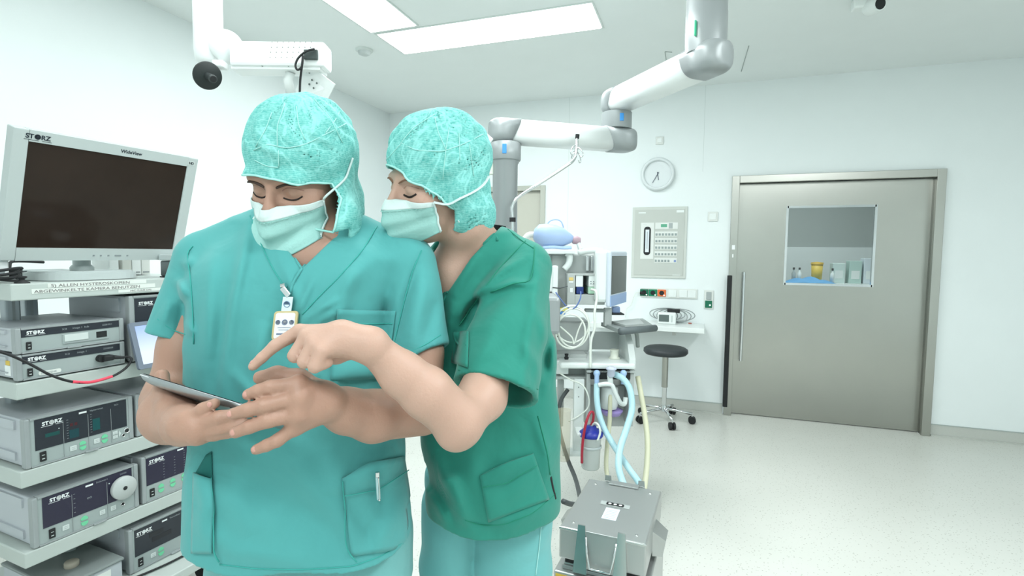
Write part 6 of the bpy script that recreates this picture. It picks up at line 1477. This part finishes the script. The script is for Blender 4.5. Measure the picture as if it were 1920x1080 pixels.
for sg, nm in ((-1, 'clamp'), (1, 'clamp')):
    y = sg*cl/2
    t = MB().mat(m_ct); 
    t.b2(-.075, .075, y-.004 if sg < 0 else y, y if sg < 0 else y+.004, .0, .128).b2(-.06, .06, y-.006 if sg < 0 else y-.03, y+.03 if sg < 0 else y+.006, .129, .134, .001)
    cl_ = t.build(nm, parent=e)
    for x in (-.068, .068):
        yy = y+sg*.022
        t = MB().mat(m_ct2); t.add([(x-.012, y, .152), (x+.012, y, .152), (x+.024, y, -.01), (x-.024, y, -.01), (x-.012, y+sg*.006, .152), (x+.012, y+sg*.006, .152), (x+.024, yy, -.01), (x-.024, yy, -.01)], [[0, 1, 2, 3], [4, 7, 6, 5], [0, 4, 5, 1], [1, 5, 6, 2], [2, 6, 7, 3], [3, 7, 4, 0]] if sg > 0 else [[0, 3, 2, 1], [4, 5, 6, 7], [0, 1, 5, 4], [1, 2, 6, 5], [2, 3, 7, 6], [3, 0, 4, 7]]); t.build('bracket_arm', parent=cl_)
    t = MB().mat(m_chrome).tube([(-.052, y+sg*.008, .115), (-.045, y+sg*.016, .06), (-.035, y+sg*.018, .012), (.035, y+sg*.018, .012), (.045, y+sg*.016, .06), (.052, y+sg*.008, .115)], .0038, 8).build('bail_handle', parent=cl_)
for sg in (-1, 1):
    t = MB().mat(m_ct); x = sg*cw/2; t.add([(x, -.05, .09), (x+sg*.045, -.04, .06), (x+sg*.045, .04, .06), (x, .05, .09), (x, -.05, .0), (x+sg*.035, -.04, .0), (x+sg*.035, .04, .0), (x, .05, .0)], [[0, 1, 2, 3], [4, 7, 6, 5], [0, 4, 5, 1], [1, 5, 6, 2], [2, 6, 7, 3]]); t.build('side_handle', parent=e)
e = empty('steel_trolley', 'grey steel trolley with yellow warning label under the closed container', 'trolley', mtx=CTM)
t = MB().mat(m_ct).b2(-cw/2+.015, cw/2-.015, -cl/2+.01, cl/2-.01, .3505, .371, .004).build('top_tray', parent=e)
t = MB().mat(m_ct); t.b2(-cw/2-.012, cw/2+.012, -cl/2-.02, cl/2+.02, .10, .350, .006).build('body', parent=e)
MB().mat(m_ct).b2(-cw/2+.012, cw/2-.012, -cl/2+.003, -cl/2+.0095, .3505, .364, .002).build('drawer_front', parent=e)
t = MB().mat(MATS['label_yellow']).b2(-cw/2-.004, -cw/2+.076, -cl/2-.0215, -cl/2-.0202, .318, .342).mat(m_dark).text('ACHTUNG', .011, frame((-cw/2+.0, -cl/2-.0217, .326), (1, 0, 0), (0, 0, 1), (0, -1, 0))).build('warning_label', parent=e, label='yellow warning label')
t = MB().mat(MATS['label_blue_white']).b2(-cw/2, -cw/2+.055, -cl/2-.0215, -cl/2-.0202, .280, .312).mat(m_txt).b2(-cw/2+.008, -cw/2+.045, -cl/2-.022, -cl/2-.0216, .292, .295).b2(-cw/2+.008, -cw/2+.045, -cl/2-.022, -cl/2-.0216, .302, .305).build('type_label', parent=e)
for sx in (-1, 1):
    for sy in (-1, 1):
        c = MB().mat(m_ct2).cone((sx*.12, sy*.19, .10), (sx*.12, sy*.19, .07), .012).mat(m_dark).cone((sx*.12-.012, sy*.19, .0375), (sx*.12+.012, sy*.19, .0375), .0375, seg=24).build('castor', parent=e)

# ---- white ceiling arm over the left person
Y0 = 2.25
a = V_(qY(390, 40, Y0+.06)); cx, cy = a.x, Y0+.06
lb = V_((cx, cy, ROOM_H))
e = cthing2('ceiling_boom', 'white ceiling column with perforated box arm at the top left', 'ceiling arm', lb)
zb = qY(400, 100, Y0)[2]
part(MB().mat(m_armw).lathe([(.0, zb-.035), (.035, zb-.033), (.052, zb-.012), (.057, zb+.03), (.058, ROOM_H)], seg=40, c=(cx, cy, 0)), 'column', e, lb)
part(MB().mat(m_armw).lathe([(.0, -.05), (.052, -.048), (.064, -.03), (.066, .02), (.0, .022)], seg=40, c=qY(424, 88, Y0+.05), axis=(.55, -1, 0)), 'pivot', e, lb)
t = MB().mat(m_armw); pb(t, 428, 75, 608, 124, Y0, .10, .012); bx_ = part(t, 'box_arm', e, lb)
t = MB().mat(m_armw); pb(t, 432, 119, 600, 131, Y0+.012, .09, .004); part(t, 'lower_cover', e, lb)
t = MB().mat(mat('perforation', '5f6866', .6))
for i in range(8):
    for j in range(4): t.lathe([(.0022, 0), (.0, .0006)], seg=8, c=qY(510+i*10.5-j*1.2, 79+j*9.5, Y0-.0003), axis=(0, -1, 0))
t.build('perforation', parent=bx_)
t = MB().mat(mat('recess_dark', '3a4544', .6)); pb(t, 569, 92, 595, 111, Y0-.012, .012, .003); t.build('connector_box', parent=bx_, label='dark connector box')
t = MB().mat(m_wsd); [t.lathe([(.005, 0), (.004, .003), (0, .003)], seg=10, c=qY(x, 123, Y0+.011), axis=(0, -1, 0)) for x in (421, 492, 541)]; t.build('bolts', parent=bx_)
cc = V_(qY(570, 125, Y0-.02)); ec = cthing2('arm_cable', 'thin black cable looping from the box arm down to the perforated plate', 'cable', cc)
part(MB().mat(m_dark).tube([qY(590, 92, Y0-.02), qY(575, 96, Y0-.03), qY(560, 108, Y0-.03), qY(554, 122, Y0-.03), qY(558, 131, Y0-.03), qY(566, 124, Y0-.03), qY(568, 105, Y0-.03), qY(566, 125, Y0-.02), qY(563, 150, Y0-.01), qY(562, 175, Y0)], .0045, 8, smooth=6), 'cord', ec, cc)
dk = V_(qY(389, 142, Y0-.06)); ed = cthing2('black_disc_handle', 'round black disc with short handle hanging below the white ceiling column', 'lamp handle', dk)
ax = (V_((0, 0, EYE))-dk); ax = (ax.normalized()+V_((.45, 0, -.25))).normalized()
MB().mat(mat('disc_black', '262c2c', .55)).lathe([(.0, -.006), (.052, -.006), (.055, 0), (.052, .006), (.0, .004)], seg=48, axis=ax).build('disc', parent=ed)
MB().mat(mat('handle_grey', '3c4242', .4)).lathe([(.014, .004), (.014, .055), (.016, .058), (.016, .068), (0, .069)], seg=24, axis=ax).mat(m_dark).lathe([(.012, .0695), (0, .070)], seg=20, axis=ax).build('handle', parent=ed)
MB().mat(m_armw).box(V_(qY(413, 122, Y0))-dk, (.045, .05, .03), .006).tube([V_((0, 0, 0))-ax*.004, V_(qY(402, 128, Y0))-dk, V_(qY(420, 124, Y0))-dk], .012, 8).build('bracket', parent=ed)
# perforated plate on a hinge under the box arm
pc = V_(qY(585, 150, Y0+.05)); ep = cthing2('perforated_plate', 'white perforated mounting plate hanging tilted above the left hood', 'mounting plate', pc)
c4 = [V_(qY(575, 118, Y0+.04)), V_(qY(628, 158, Y0+.04)), V_(qY(604, 205, Y0+.10)), V_(qY(545, 190, Y0+.10))]
n_ = (c4[1]-c4[0]).cross(c4[3]-c4[0]).normalized()
t = MB().mat(m_armw); t.add([v-pc for v in c4]+[v-pc+n_*.006 for v in c4], [[0, 1, 2, 3], [7, 6, 5, 4], [0, 4, 5, 1], [1, 5, 6, 2], [2, 6, 7, 3], [3, 7, 4, 0]]); pl = t.build('plate', parent=ep)
t = MB().mat(MATS['perforation']); sgn = 1 if n_.y < 0 else -1
for x, y in ((585, 150), (580, 158), (594, 156), (588, 165), (575, 135), (580, 136)):
    v = V_(qY(x, y, Y0+.06)); dd = (v-c4[0]).dot(n_); rr = V_(qY(x, y, 1))-EYEC; k = (c4[0]-EYEC).dot(n_)/rr.dot(n_); hp = EYEC+rr*k
    t.lathe([(.0045, 0), (0, .001)], seg=10, c=hp-pc+n_*(.0065 if sgn > 0 else -.0005), axis=n_*sgn)
t.build('perforation', parent=pl)
part(MB().mat(m_armw).tube([qY(545, 135, Y0+.05), qY(540, 150, Y0+.06), qY(545, 175, Y0+.08)], .02, 8), 'hinge_arm', ep, pc)
part(MB().mat(m_chrome).box(qY(572, 116, Y0+.03), (.04, .03, .035), .005), 'hinge', ep, pc)
